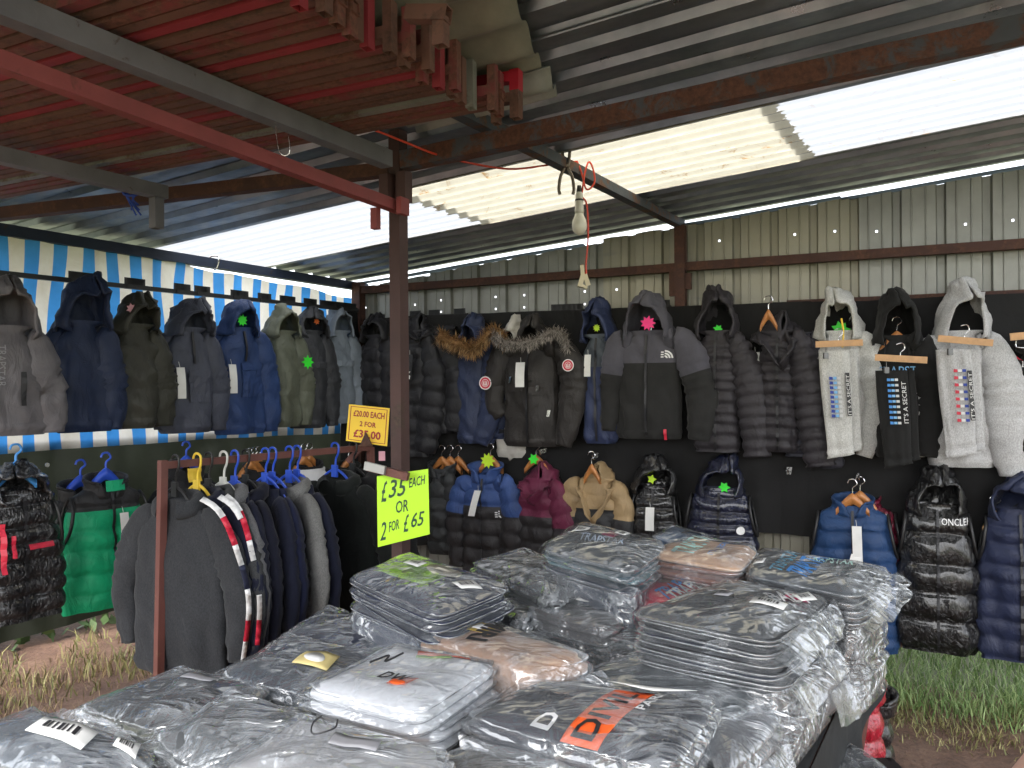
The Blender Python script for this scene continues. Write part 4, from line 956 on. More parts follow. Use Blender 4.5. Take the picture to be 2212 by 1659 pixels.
def joggers(label, f, xl, xr, yt, yb, off, col, prints, kind='heather', bar=M_PALEWOOD, barx=None, bary=None, hl=''):
    xc = (xl + xr) / 2; P0 = f(xc, yt, off); W = abs((f(xr, yt, off) - f(xl, yt, off)).dot(UR)) / 2; L = P0.z - f(xc, yb, off).z
    o = thing('joggers', label, 'trousers', P0, ARB); m = fabric(col, kind)
    for k, (x0, x1, y, ln) in enumerate(((-W, W * .62, -.02, 1.0), (-W * .2, W, .02, .96))):
        V = []; F = []; n, mm = 18, 34
        for i in range(mm + 1):
            v = i / mm; z = -L * ln * v
            for j in range(n * 2):
                a = 2 * math.pi * j / (2 * n); w_ = (x1 - x0) / 2 * (1 - .12 * v + .05 * math.sin(v * 5)); b = 1.08 if v > .93 and int(v * 100) % 2 == 0 else 1
                f_ = .01 * noise.noise(V3(math.cos(a) * 3 + k * 9, z * 2, xl)) + .006 * noise.noise(V3(math.cos(a) * 6, z * 12, xl)) - (.008 if abs(v - .93) < .02 else 0)
                V.append(V3((x0 + x1) / 2 + .03 * v + w_ * sgn(math.cos(a), .8) * b, y - (.022 + f_) * sgn(math.sin(a), .7), z + .015 * v * math.cos(a)))
        for i in range(mm):
            for j in range(2 * n): F.append((i * 2 * n + j, (i + 1) * 2 * n + j, (i + 1) * 2 * n + (j + 1) % (2 * n), i * 2 * n + (j + 1) % (2 * n)))
        F.append(tuple(range(2 * n))); F.append(tuple(mm * 2 * n + j for j in range(2 * n - 1, -1, -1)))
        mk('trouser_leg', V, F, m, o)
    def pl(u, v, k=0): return V3(-W + u * 1.62 * W + .03 * v, -.054 + k, -L * v)
    for p in prints:
        if p[0] == 'rect':
            _, u0, u1, v0, v1, mat = p; V, F = slab([(u0, v1), (u1, v1), (u1, v0), (u0, v0)], lambda a, b, k: pl(a, b, k), .003); mk('print', V, F, mat, o, False)
        elif p[0] == 'text':
            _, s, u0, u1, v0, v1, mat = p; v, f_, _a = textmesh(s, 0, .0); mk('lettering', [pl(u0 + (1 - b) * (u1 - u0) if False else u1 - b * (u1 - u0), v1 - a * (v1 - v0), -.003) for a, b in v], [tuple(reversed(q)) for q in f_], mat, o, False)
        elif p[0] == 'dots':
            _, u0, v0, v1, n, mats, du = p; mb = MB()
            for q in range(n):
                for k, mt in enumerate(mats):
                    vv = v0 + (v1 - v0) * q / (n - 1); uu = u0 + du * k
                    pts = [(uu - du * .45, vv + .014), (uu + du * .45, vv + .014), (uu + du * .45, vv - .012), (uu - (du * .1 if k == 0 else -du * .0) - du * .3, vv - .016)] if k == 0 else [(uu - du * .42, vv + .012), (uu + du * .42, vv + .012), (uu + du * .42, vv - .013), (uu - du * .42, vv - .013)]
                    V, F = slab(pts, lambda a, b, kk: pl(a, b, kk - .002), .004); mb.add(V, F, k)
            mb.build('print', mats, o)
    # hanger: clips, wire and wooden bar
    B = f(barx[0], bary[0], off + .05); B2 = f(barx[1], bary[1], off + .05)
    h = thing('trouser_hanger', hl, 'hanger', B); mb = MB(); beam(mb, B, B2, .018, .032, 0, B); mb.build('bar', bar, h)
    C_ = (B + B2) / 2; mb = MB(); cable(mb, [C_, C_ + V3(0, 0, .03), C_ + V3(.02, 0, .05), C_ + V3(.01, 0, .075), C_ + V3(-.02, 0, .07)], .0025, 6, 4, B)
    mb.build('hook', M_CHROME, h)
    for t in (.22, .78):
        mb = MB(); q = B.lerp(B2, t); cable(mb, [q, q - V3(0, 0, .05)], .002, 6, 1, B); beam(mb, q + NR * .01 - V3(0, 0, .045), q + NR * .01 - V3(0, 0, .075), .022, .014, 0, B); mb.build('clip', plain('dark_clip_metal', (.12, .12, .12), .35, .8), h); return o
HG = (.54, .54, .52); HG2 = (.46, .46, .465)
def hoodie(xl, xr, yt, yh, off, label, col, kind, hoodh, R_, L_, **kw):
    g = coat(xl, xr, yt, yh, off, label, col, kind, 'hoodie', 'hoodie', 0, L_, R_, fold=.9, drop=.13); g.hood(hoodh, kw.get('lean', 0), .118, tip=kw.get('tip', -.03), open_=.5, fwd=.05)
    for s in (-1, 1):
        mb = MB(); x = s * .05; cable(mb, [g.front(x, -.03, .02), g.front(x * 1.1, -.12, .015), g.front(x, -.20 - kw.get('dl', 0) * (s > 0), .02)], .0035, 6, 4); mb.build('drawstring', fabric(col[0], kind), g.root)
    return g
g = hoodie(1752, 1878, 712, 968, .22, 'light grey hoodie with green card in its hood, narrower grey one', [HG], 'heather', .21, ([(1872, 745), (1890, 810), (1898, 880), (1868, 985)], (.085, .075, .045)), None)
gcard(g, 'bright green card with yellow cord inside the narrower grey hoodie', -.0, .0, .12, M_GREEN, -.02, 7)
mb = MB(); cable(mb, [V3(.01, -.09, .05), V3(.02, -.12, -.02), V3(.015, -.13, -.10)], .005, 6, 4); mb.build('yellow_cord', M_YEL, g.root)
joggers('light grey joggers with blue and white print clipped in front of the narrower hoodie', PR, 1768, 1850, 755, 985, .36, HG,
        [('dots', .36, .27, .62, 9, [plain('navy_print', (.02, .05, .3), .6), plain('sky_print', (.2, .45, .75), .6), plain('pale_print', (.6, .6, .6), .6)], .13), ('rect', .82, .96, .22, .62, M_INK), ('text', "IT'S A SECRET", .84, .95, .24, .61, M_WPRINT)],
        barx=(1762, 1864), bary=(744, 740), hl='pale wooden trouser hanger of the light grey joggers')
g = hoodie(1882, 1992, 722, 985, .25, 'black hoodie with wooden hanger in its neck between the two grey hoodies', [(.014, .014, .014)], 'matte', .22, ([(1990, 745), (2010, 820), (2012, 900), (2002, 985)], (.075, .07, .06)), None, dl=.14)
g.text('TRAPSTAR', -.10, -.215, .26, .05, plain('sky_print', (.2, .45, .75), .6), False, .012)
hookat(g, 'pale wooden hanger inside the black hoodie hood', .0, .0, dy=-.03, wood=M_WOOD)
joggers('black joggers with blue and white print clipped in front of the black hoodie', PR, 1890, 1975, 800, 1005, .39, (.013, .013, .013),
        [('dots', .40, .10, .55, 9, [M_BPRINT, plain('sky_print', (.2, .45, .75), .6), plain('pale_print', (.6, .6, .6), .6)], .12), ('text', "IT'S A SECRET", .78, .92, .12, .55, M_WPRINT)], kind='matte',
        barx=(1890, 2003), bary=(772, 778), hl='pale wooden trouser hanger of the black joggers')
g = hoodie(2000, 2148, 712, 1005, .24, 'large light grey hoodie with long cuffed sleeve, rightmost grey one', [HG2], 'heather', .24, ([(2140, 745), (2165, 830), (2172, 920), (2184, 1026)], (.10, .095, .062)), ([(2005, 760), (1995, 840), (1988, 920), (1998, 985)], (.07, .065, .05)), lean=-.0)
joggers('light grey joggers with red, white and navy print clipped in front of the large hoodie', PR, 2020, 2115, 755, 985, .38, HG2,
        [('dots', .50, .20, .66, 8, [M_RED, M_WPRINT, plain('navy_print', (.02, .05, .3), .6)], .12), ('rect', .82, .95, .20, .66, M_INK), ('text', "IT'S A SECRET", .84, .94, .22, .65, M_WPRINT)],
        barx=(2026, 2145), bary=(731, 741), hl='pale wooden trouser hanger of the rightmost grey joggers')
g = coat(2192, 2300, 740, 985, .25, 'black top with small red and white motif cut off by the right edge', [(.013, .012, .012)], 'matte', 'sweatshirt', 'sweatshirt'); g.collar(.04)
q = g.l(2192, 780); mb = MB()
for k, (mt, pts) in enumerate(((M_RED, [(-.03, 0), (.03, 0), (0, .03)]), (M_WPRINT, [(-.03, -.03), (.03, -.03), (.03, -.002), (-.03, -.002)]), (M_BPRINT, [(-.02, -.07), (.02, -.07), (.025, -.035), (-.025, -.035)]))):
    V, F = slab([(q[0] + x, q[1] + z) for x, z in pts], lambda a, b, kk: g.front(a, b, .012) + V3(0, kk, 0), .003); mb.add(V, F, k)
mb.build('print', [M_RED, M_WPRINT, M_BPRINT], g.root)
B = PR(2182, 728, .36); B2 = PR(2270, 720, .36); h = thing('trouser_hanger', 'pale wooden hanger bar at the right edge in front of the black top', 'hanger', B); mb = MB(); beam(mb, B, B2, .018, .034, 0, B); mb.build('bar', M_PALEWOOD, h)
mb = MB(); q = PR(2195, 736, .36); cable(mb, [q, q - V3(0, 0, .03), q + UR * .04 - V3(0, 0, .035)], .003, 6, 2, B); mb.build('wire', M_CHROME, h)
# ---------------------------------------------------------------- right wall, lower row
g = coat(932, 978, 1010, 1195, .22, 'dark charcoal puffer jacket beside the lime sign', [(.024, .026, .028)], puff=.02, per=.095, L_=None, R_=([(972, 1030), (984, 1090), (985, 1150), (980, 1190)], (.06, .07, .06))); g.collar(.07)
for k in range(3): hookat(g, ['left', 'centre', 'right'][k] + ' reddish wooden hanger above the charcoal puffer', .0 + .05 * k, .06, dy=.02 * k)
g = coat(1000, 1098, 1022, 1240, .26, 'black puffer jacket with blue yoke and white tag', [(.022, .02, .022), (.03, .065, .20)], puff=.02, per=.095, yoke=-.20,
         L_=([(1002, 1050), (990, 1100), (990, 1160), (992, 1220)], (.07, .065, .06)), R_=([(1100, 1050), (1112, 1110), (1106, 1170), (1100, 1220)], (.075, .075, .06)))
g.collar(.09, flop=.05); g.zip(); g.tagc(-.01, -.10, .045, .16, None, .25); dome_logo(g, .14, -.25, .045, M_WPRINT); gcard(g, 'lime yellow star card on the hook of the blue and black puffer', .02, .08, .13, M_LIME, -.03)
hookat(g, 'wooden hanger of the blue and black puffer', .03, .10, dy=.01)
g = coat(1118, 1212, 1030, 1240, .26, 'black puffer jacket with maroon hood and yoke', [(.022, .02, .022), (.11, .012, .04)], puff=.018, per=.10, yoke=-.24, L_=None,
         R_=([(1205, 1060), (1222, 1120), (1222, 1180), (1210, 1230)], (.08, .085, .07))); g.hood(.09, .05, .13, slump=.5); gcard(g, 'bright green card on the hook of the maroon and black puffer', -.03, .11, .09, M_GREEN, -.04, 6)
hookat(g, 'chrome hook above the maroon and black puffer', -.02, .12, dy=0)
g = coat(1240, 1345, 1030, 1240, .26, 'black puffer jacket with tan hood and yoke on wooden hanger', [(.02, .02, .022), (.33, .23, .12)], puff=.014, per=.10, yoke=-.18, fold=1.5,
         L_=([(1245, 1055), (1235, 1090), (1236, 1130), (1240, 1170)], (.08, .07, .06)), R_=([(1335, 1060), (1348, 1100), (1345, 1150), (1340, 1190)], (.07, .07, .06)))
g.hood(.08, .04, .14, slump=.7, open_=.7); dome_logo(g, .05, -.30, .04, M_WPRINT); hookat(g, 'orange wooden hanger showing in the neck of the tan and black puffer', -.01, .07, dy=-.09, W=.09)
g = vest(PR, 1362, 1468, 1045, 1240, .24, 'shiny black vest with hood and white swing tag, next to the navy one', [(.01, .01, .012)], puff=.02, per=.07, hoodh=.15, lean=.0); g.tagc(.0, -.12, .05, .13); gcard(g, 'lime card inside the shiny black hooded vest', -.01, .03, .07, M_LIME, -.06, 5)
g = vest(PR, 1478, 1634, 1050, 1245, .24, 'shiny navy vest with crumpled hood and round chest badge', [(.008, .011, .035)], puff=.022, per=.068, hoodh=.16, lean=.03); gcard(g, 'bright green card in the shiny navy vest hood', .03, .0, .08, M_GREEN, -.07, 6)
g.poly('chest_badge', [(.12 + .022 * math.cos(a / 3), -.23 + .022 * math.sin(a / 3)) for a in range(19)], M_WPRINT, .03)
VB = (.011, .042, .125)
g = vest(PR, 1748, 1936, 1088, 1400, .27, 'blue padded vest on two wooden hangers with long white tag', [VB], kind='nylon', puff=.016, per=.075); g.tagc(.02, -.10, .045, .20, None, -.03); g.tagc(.02, -.24, .05, .06, None, .3)
hookat(g, 'front orange wooden hanger of the blue vest', .0, .045, dy=-.045); hookat(g, 'rear orange wooden hanger behind the blue vest', .035, .055, dy=-.01)
g = vest(PR, 1765, 1950, 1084, 1385, .18, 'dark red padded vest behind the blue one', [(.16, .008, .03)], kind='gloss', puff=.014, per=.075)
g = vest(PR, 1938, 2108, 1085, 1405, .27, 'black high gloss vest with lettered hood hanging from white hook', [(.006, .006, .007)], puff=.03, per=.145, hoodh=.17, lean=.0)
g.text('ONCLER', .015, -.095, .13, .032, M_WPRINT, False, .05)
g = vest(PR, 2110, 2290, 1095, 1425, .27, 'dark navy padded vest cut off by the right edge', [(.012, .018, .05)], kind='nylon', puff=.02, per=.09, hoodh=.14, lean=.08)
mb = MB(); P = PR(2124, 1140, .30); hook('tip of a pale wooden hanger poking out of the dark navy vest', P + V3(.06, 0, .07), wood=M_PALEWOOD, ang=ARB, W=.1)
# wall hooks with empty arms
for k, (px, py, lb) in enumerate(((1185, 975, 'small square metal wall hook under the dark parka'), (1297, 985, 'small square metal wall hook under the navy coat'), (1708, 1017, 'small square metal wall hook under the slim puffers'), (1857, 1029, 'white metal wall hook holding the blue vest hangers'), (2040, 1040, 'white metal wall hook above the high gloss vest'))):
    P = PR(px, py, .15); o = thing('wall_hook', lb, 'hook', P, ARB); mb = MB(); beam(mb, V3(-.02, 0, 0), V3(.02, 0, 0), .006, .04); mb.build('plate', plain('dull_steel', (.35, .35, .35), .4, .6), o)
    mb = MB(); cable(mb, [V3(0, -.005, 0), V3(0, -.12, -.01), V3(0, -.15, .02)], .0035, 6, 3)
    for q in range(4): cable(mb, [V3(0, -.03 - .025 * q, -.004), V3(-.014, -.03 - .025 * q, .012), V3(0.0, -.03 - .025 * q, .02)], .002, 5, 2)
    mb.build('arm', M_CHROME, o)
# ================================================================ clothes rack
def rk(px, py, Y): return PY(px, py, Y)
RR0, RR1 = rk(352, 1005, 2.92), rk(800, 966, 3.78); RU = (RR1 - RR0); RUx = V3(RU.x, RU.y, 0).normalized()
o = thing('clothes_rack', 'brown square tube clothes rack crowded with hoodies left of the post', 'clothes rack', V3(RR0.x, RR0.y, 0)); b0 = V3(RR0.x, RR0.y, 0)
mb = MB(); beam(mb, RR0 - RUx * .015, RR1, .027, .027, .003, b0); mb.build('rail', M_RACK, o)
mb = MB(); beam(mb, RR0 + V3(0, 0, .018), rk(338, 1700, 2.86), .027, .027, .003, b0, 0, RUx); mb.build('leg', M_RACK, o)
mb = MB(); beam(mb, RR1 + V3(.0, 0, .0), V3(RR1.x + .03, RR1.y, .0), .027, .027, .003, b0, 0, RUx); mb.build('leg', M_RACK, o)
mb = MB(); p = RR1; beam(mb, p + V3(-.04, 0, -.0), p + V3(-.11, -.0, -.07), .03, .012, 0, b0, 0, RUx); mb.build('brace', M_RACK, o)
XA = V3(RUx.y, -RUx.x, 0)
def fr_(px):
    r = (px - CX) / FP; return (r * RR0.y - RR0.x) / ((RR1.x - RR0.x) - r * (RR1.y - RR0.y))
def rackg(i, frac, label, col, kind='heather', W=.24, L=.62, hood=True, stripes=None, hang=M_BLUEPL, yaw=0, lz=0, hl=None):
    frac = fr_(frac); P = RR0.lerp(RR1, frac) - V3(0, 0, .12 + lz) + XA * .02
    g = Garment('hoodie' if hood else 'sweatshirt', label, 'hoodie' if hood else 'sweatshirt', P, math.atan2(XA.y, XA.x) + yaw, W, L, col, kind=kind, dep=.045, fold=.8, drop=.14, group='tops hanging on the brown rack')
    for s in (-1, 1): g.sleeve([(s * (W - .06), -.10), (s * (W + .0), -.20), (s * (W + .055), -.36), (s * (W + .03), -.58)], (.07, .062, .042), y0=0, flat=.5)
    R_ = g.lastQ
    if stripes:
        mb = MB(); n = len(R_) - 1; mats = [M_WPRINT, M_RED, plain('navy_stripe', (.015, .02, .05), .8)]
        def strp(t0, t1, mi):
            V = []; F = []; k = 8
            for i_ in range(k + 1):
                t = t0 + (t1 - t0) * i_ / k; q = R_[int(t * n)]; r = .07 + (.042 - .07) * t
                d = (R_[min(int(t * n) + 1, n)] - R_[max(int(t * n) - 1, 0)]).normalized(); x = V3(0, 1, 0).cross(d); x = -x if x.x < 0 else x
                for a in (.25, .62): V.append(q + x * (r + .016) * math.cos(a) - V3(0, 1, 0) * (r * .5 + .016) * math.sin(a) * 1.0)
            for i_ in range(k): F.append((2 * i_, 2 * i_ + 1, 2 * i_ + 3, 2 * i_ + 2))
            ob = mk('sleeve_stripe', V, F, mats[mi], g.root); s_ = ob.modifiers.new('t', 'SOLIDIFY'); s_.thickness = .004
        for a, b, m_ in stripes: strp(a, b, m_)
    if hood:   # hood folded down the back, seen as a soft roll
        V = []; F = []; na, nv = 24, 10
        for i_ in range(na + 1):
            A = -math.pi * .85 + 1.7 * math.pi * i_ / na
            for j in range(nv):
                b = 2 * math.pi * j / nv; rr = .035 + .012 * noise.noise(V3(A * 2, b, g.seed)); R2 = .085
                V.append(V3(math.sin(A) * (R2 + rr * math.cos(b)), math.cos(A) * (.05 + rr * .7 * math.cos(b)), -.03 + rr * math.sin(b) + .02 * math.cos(A)))
        for i_ in range(na):
            for j in range(nv): F.append((i_ * nv + j, i_ * nv + (j + 1) % nv, (i_ + 1) * nv + (j + 1) % nv, (i_ + 1) * nv + j))
        mk('hood', V, F, g.mats[0], g.root)
    if hl:
        top = RR0.lerp(RR1, frac) + V3(0, 0, .018); h = thing('clothes_hanger', hl, 'hanger', top, math.atan2(XA.y, XA.x)); mb = MB()
        cable(mb, [V3(-.026, 0, -.025), V3(-.022, 0, .006), V3(0, 0, .016), V3(.022, 0, .004), V3(.02, 0, -.03), V3(.004, 0, -.06), V3(0, 0, -.11)], .0048, 6, 5); mb.build('hook', hang, h)
        mb = MB(); cable(mb, [V3(-.085, 0, -.15), V3(-.045, 0, -.12), V3(0, 0, -.105), V3(.045, 0, -.12), V3(.085, 0, -.15)], .006, 6, 4)
        beam(mb, V3(0, -.004, -.085), V3(0, -.004, -.14), .035, .01); mb.build('shoulders', hang, h)
    return g
CG, DN, MG = (.03, .032, .036), (.008, .010, .024), (.15, .15, .155)
ST = [(.0, .16, 0), (.16, .31, 1), (.31, .44, 0), (.44, .58, 2), (.58, .71, 0), (.71, .84, 1), (.84, .97, 0)]
M_BLKPL = M_DARK
rackg(0, 378, 'charcoal hoodie with white and red sleeve stripes at the front of the rack', [CG], 'heather', .235, .66, True, ST, M_BLKPL, 0.2, 0, 'black hanger hook nearest the left rack leg')
rackg(1, 425, 'dark navy top with a white shoulder stripe, second on the rack', [DN], 'matte', .25, .64, True, [(.0, .16, 0)], M_YEL, 0.05, 0, 'yellow plastic hanger, second on the rack')
rackg(2, 450, 'charcoal hoodie with thinner white and red sleeve stripes, third on the rack', [(.038, .04, .042)], 'heather', .25, .64, True, [(.0, .15, 0), (.15, .3, 1), (.3, .42, 0), (.6, .72, 0), (.72, .88, 1)], M_BLKPL, -0.1, 0, 'black hanger hook of the third hoodie on the rack')
rackg(3, 482, 'mid grey sweatshirt, first of the two plain grey ones on the rack', [MG], 'heather', .25, .62, True, None, plain('white_plastic', (.6, .6, .56), .4), -0.25, 0, 'white plastic hanger of the first grey sweatshirt')
rackg(4, 506, 'navy sweatshirt with grey lower sleeve panel on the rack', [DN], 'matte', .25, .62, False, None, M_BLUEPL, -0.35, 0, 'first blue hanger hook from the left on the rack')
rackg(5, 530, 'very dark navy hoodie in the middle of the rack', [(.007, .008, .018)], 'matte', .25, .62, True, None, M_BLKPL, -0.35, 0, 'black hanger hook in the middle of the rack')
rackg(6, 572, 'navy sweatshirt with soft collar, next to the middle hoodie on the rack', [DN], 'matte', .26, .62, False, None, M_BLUEPL, -0.4, 0, 'second blue hanger hook from the left on the rack')
g = rackg(7, 588, 'navy top with bright blue shoulder piping on the rack', [(.009, .012, .035)], 'matte', .255, .62, False, None, M_BLUEPL, -0.4, 0, 'third blue hanger hook from the left on the rack')
mb = MB(); cable(mb, [g.front(.12, -.03, .014), g.front(.2, -.08, .014), V3(.25, -.05, -.16), V3(.27, -.05, -.26)], .0035, 6, 5); mb.build('piping', M_BLUEPL, g.root)
rackg(8, 624, 'mid grey sweatshirt with bent elbow, second plain grey one on the rack', [(.17, .17, .165)], 'heather', .265, .62, True, None, M_BLUEPL, -0.35, 0, 'fourth blue hanger hook from the left on the rack')
rackg(9, 641, 'dark navy sweatshirt behind the second grey one on the rack', [DN], 'matte', .26, .62, False, None, M_BLUEPL, -0.3, 0, 'fifth blue hanger hook from the left on the rack')
rackg(10, 723, 'black green hoodie with big slumped hood at the far end of the rack', [(.008, .010, .009)], 'matte', .27, .66, True, None, M_BLUEPL, 0, 0, 'lone blue hanger hook at the far end of the rack')
rackg(11, 762, 'black hoodie, last on the rack beside its far leg', [(.007, .007, .008)], 'matte', .27, .64, True, None, M_BLKPL, 0, 0, 'black hanger hook at the far rack leg')
# ================================================================ price signs
def signboard(label, quad, Y, col, edge, items, th=.004):
    A = [PY(x, y, Y_) for (x, y), Y_ in zip(quad, Y)]            # TL TR BR BL
    c = sum(A, V3(0, 0, 0)) / 4
    nrm = (A[1] - A[0]).cross(A[3] - A[0]).normalized()
    if nrm.y > 0: nrm = -nrm
    def at_(u, v, k=0): return (A[0] * (1 - u) * (1 - v) + A[1] * u * (1 - v) + A[2] * u * v + A[3] * (1 - u) * v) + nrm * k - c
    o = thing('price_sign', label, 'price sign', c)
    V = [at_(0, 0), at_(1, 0), at_(1, 1), at_(0, 1), at_(0, 0, -th), at_(1, 0, -th), at_(1, 1, -th), at_(0, 1, -th)]
    mk('board', V, [(3, 2, 1, 0), (4, 5, 6, 7), (0, 1, 5, 4), (1, 2, 6, 5), (2, 3, 7, 6), (3, 0, 4, 7)], col, o, False)
    if edge:
        mb = MB()
        for (u0, v0, u1, v1) in ((.05, .045, .95, .06), (.05, .94, .95, .955), (.05, .045, .068, .955), (.932, .045, .95, .955)):
            mb.add([at_(u0, v0, .001), at_(u1, v0, .001), at_(u1, v1, .001), at_(u0, v1, .001)], [(3, 2, 1, 0)])
        mb.build('border_line', edge, o)
    for s, u0, v0, w_, h_, mat, sh, of, rot in items:
        v, f, asp = textmesh(s, sh, of)
        def tr(a, b):
            x = u0 + a * w_; y = v0 + (1 - b) * h_ - rot * a
            return at_(x, y, .0015)
        mk('lettering', [tr(a, b) for a, b in v], f, mat, o, False)
    return o
M_SIGNY = plain('yellow_sign_board', (.95, .62, .03), .5, 0, 0, .2, .06); M_SIGNR = plain('dark_red_ink', (.36, .01, .012), .5); M_SIGNL = plain('fluorescent_lime_board', (.50, .88, .02), .45, 0, 0, .2, .04); M_INKG = plain('dark_green_marker', (.005, .05, .02), .5)
signboard('yellow board lettered twenty pounds each, two for thirty-five, on the rack end', [(754, 873), (842, 882), (836, 964), (747, 952)], (3.6, 3.6, 3.6, 3.6), M_SIGNY, M_SIGNR,
          [('£20.00 EACH', .13, .14, .76, .17, M_SIGNR, 0, .025, 0), ('2 FOR', .30, .42, .40, .14, M_SIGNR, 0, .025, 0), ('£35.00', .17, .65, .66, .22, M_SIGNR, 0, .03, 0)])
LT_ = lambda s, u, v, w_, h_, sh=.15, r=0: (s, u, v, w_, h_, M_INKG, sh, .012, r)
signboard('lime board with handwritten thirty-five pounds each or two for sixty-five', [(814, 1029), (925, 1013), (928, 1154), (816, 1182)], (2.86, 2.86, 2.86, 2.86), M_SIGNL, None,
          [LT_('£', .08, .08, .12, .30, .2), LT_('35', .22, .08, .36, .26, .25), LT_('EACH', .62, .10, .32, .14, .2, .02), LT_('OR', .36, .40, .24, .18, .1), LT_('2', .05, .66, .12, .26, .25), LT_('FOR', .22, .68, .20, .15, .1, .02),
           LT_('£', .50, .62, .11, .26, .2), LT_('65', .65, .62, .26, .22, .25)])
p = PY(795, 1008, 2.84); q = PY(882, 1030, 2.80); o = thing('sign_clamp', 'short brown bar clamped across the post above the lime sign', 'clamp', p)
mb = MB(); beam(mb, p, q, .022, .028, 0, p); mb.build('bar', M_RACK, o); mb = MB(); beam(mb, p + V3(-.01, -.005, .005), p + (q - p) * .45 + V3(0, -.02, .005), .012, .03, 0, p); mb.build('jaw', plain('dull_steel', (.35, .35, .35), .4, .6), o)
o = thing('sign_clamp', 'dark triangular clip holding the yellow board', 'clip', PY(790, 950, 3.57)); mb = MB(); mb.add(*slab([(-.03, -.03), (.03, -.03), (0, .035)], lambda x, z, k: V3(x, k, z), .012)); mb.build('clip_body', M_RUST, o)
p = PY(825, 985, 3.5); o = card('small pink and white ticket hanging below the yellow board', 'price_ticket', p, 0, [(-.4, -.6), (.4, -.6), (.4, .6), (-.4, .6)], M_PINKW, .035)
# ================================================================ hanging cable, bulb, clamp
def onp(px): # point on the far purlin at that column
    r = ray(px, 400); r = V3(r.x, r.y, 0); d = UL; a = E
    det = r.x * (-d.y) - r.y * (-d.x); k = (a.x * (-d.y) - a.y * (-d.x)) / det; return V3(r.x * k, r.y * k, E.z)
M_CORD = plain('orange_red_cable', (.62, .06, .03), .4)
H = onp(1246); o = thing('lamp_cable', 'orange red cable slung from the bar stack over the purlin and down', 'cable', H); mb = MB()
cable(mb, [PY(700, 246, 2.55), PY(790, 274, 2.6), PY(870, 305, 2.75), PY(935, 331, 2.85), PY(1000, 349, 3.0), PY(1100, 365, 3.2), PY(1180, 357, 3.35), H + V3(-.05, -.03, .03), H + V3(0, -.03, .035)], .0042, 7, 6, H)
cable(mb, [H + V3(0, -.03, .035), H + V3(.02, -.03, -.02), H + V3(.04, -.035, -.09), H + V3(.075, -.03, -.06), H + V3(.07, -.03, .0), H + V3(.05, -.035, .03), H + V3(.03, -.04, -.03), H + V3(.02, -.04, -.10), H + V3(.012, -.04, -.12)], .0042, 7, 6, H)
cable(mb, [H + V3(.012, -.04, -.12), H + V3(.04, -.04, -.16), H + V3(.045, -.035, -.30), H + V3(.035, -.03, -.42), H + V3(.038, -.03, -.5), PY(1257, 572, H.y - .03)], .0042, 7, 6, H); mb.build('flex', M_CORD, o, True)
B = PY(1251, 405, H.y - .04); o = thing('lamp_bulb', 'white light bulb in a white holder hanging from the orange cable', 'light bulb', B); mb = MB()
lathe(mb, [(.0001, .01), (.009, .008), (.012, -.01), (.013, -.03)], 18); mb.build('cap', M_DARK, o, True)
mb = MB(); lathe(mb, [(.012, -.02), (.0165, -.03), (.018, -.075), (.019, -.08), (.019, -.095), (.0205, -.10), (.021, -.115), (.0001, -.115)], 20); mb.build('holder', plain('white_bakelite', (.6, .6, .56), .3), o, True)
mb = MB(); lathe(mb, [(.018, -.112), (.021, -.125), (.030, -.145), (.0335, -.165), (.031, -.185), (.022, -.20), (.010, -.208), (.0001, -.21)], 24); mb.build('globe', plain('opal_glass', (.75, .74, .66), .2), o, True)
mb = MB(); lathe(mb, [(.0188, -.052), (.0192, -.054), (.0192, -.058), (.0188, -.06)], 20); mb.build('ring', M_DARK, o, True)
C = PY(1257, 578, H.y - .03); o = thing('cable_connector', 'cream plastic connector taped at the end of the orange cable', 'connector', C); mb = MB()
beam(mb, V3(0, 0, .01), V3(.004, 0, -.04), .02, .016); beam(mb, V3(.004, -.006, -.035), V3(-.012, -.006, -.085), .026, .02); beam(mb, V3(.012, 0, -.03), V3(.028, 0, -.08), .012, .02); beam(mb, V3(-.008, 0, -.075), V3(.022, .004, -.09), .014, .012)
mb.build('housing', plain('cream_plastic', (.62, .55, .38), .45), o)
K_ = onp(1222) + V3(0, -.04, .01); o = thing('spring_clamp', 'rusty metal spring clamp gripping the purlin beside the bulb', 'clamp', K_); mb = MB()
for s in (-1, 1):
    cable(mb, [V3(s * .016, 0, .04), V3(s * .012, 0, .0), V3(s * .008, 0, -.03), V3(s * .025, 0, -.07), V3(s * .032, 0, -.12), V3(s * .028, 0, -.145)], .007, 8, 5)
beam(mb, V3(-.014, 0, -.02), V3(.014, 0, -.02), .02, .02); mb.build('jaws', plain('worn_steel', (.2, .17, .14), .4, .7), o, True)
# wire hook on the grey purlin and blue twine
def onb(a, px, z):
    r = ray(px, 400); d = UL; det = r.x * (-d.y) - r.y * (-d.x); k = (a.x * (-d.y) - a.y * (-d.x)) / det; return V3(r.x * k, r.y * k, z)
w0 = onb(g0, 580, g0.z); o = thing('wire_hook', 'bent wire hook hanging over the grey roof beam', 'wire hook', w0); mb = MB()
a = -UL * .0; n_ = NL * .032
cable(mb, [n_ + V3(0, 0, .035) - UL * .0, n_ + V3(.0, 0, -.04), n_ + V3(.012, 0, -.115), n_ + V3(.04, 0, -.118), n_ + V3(.038, 0, -.06)], .002, 6, 4); mb.build('wire', M_CHROME, o, True)
t0 = PY(292, 415, 3.16); o = thing('twine', 'blue twine knotted round the short grey beam end', 'twine', t0); mb = MB()
for k in range(7):
    a = random.uniform(-.03, .03); cable(mb, [V3(a, -.03, .035), V3(a + random.uniform(-.01, .01), -.045, 0), V3(a * .4, -.04, -.035), V3(random.uniform(-.01, .04), -.03, -.06 - .02 * (k % 3))], .0035, 5, 4)
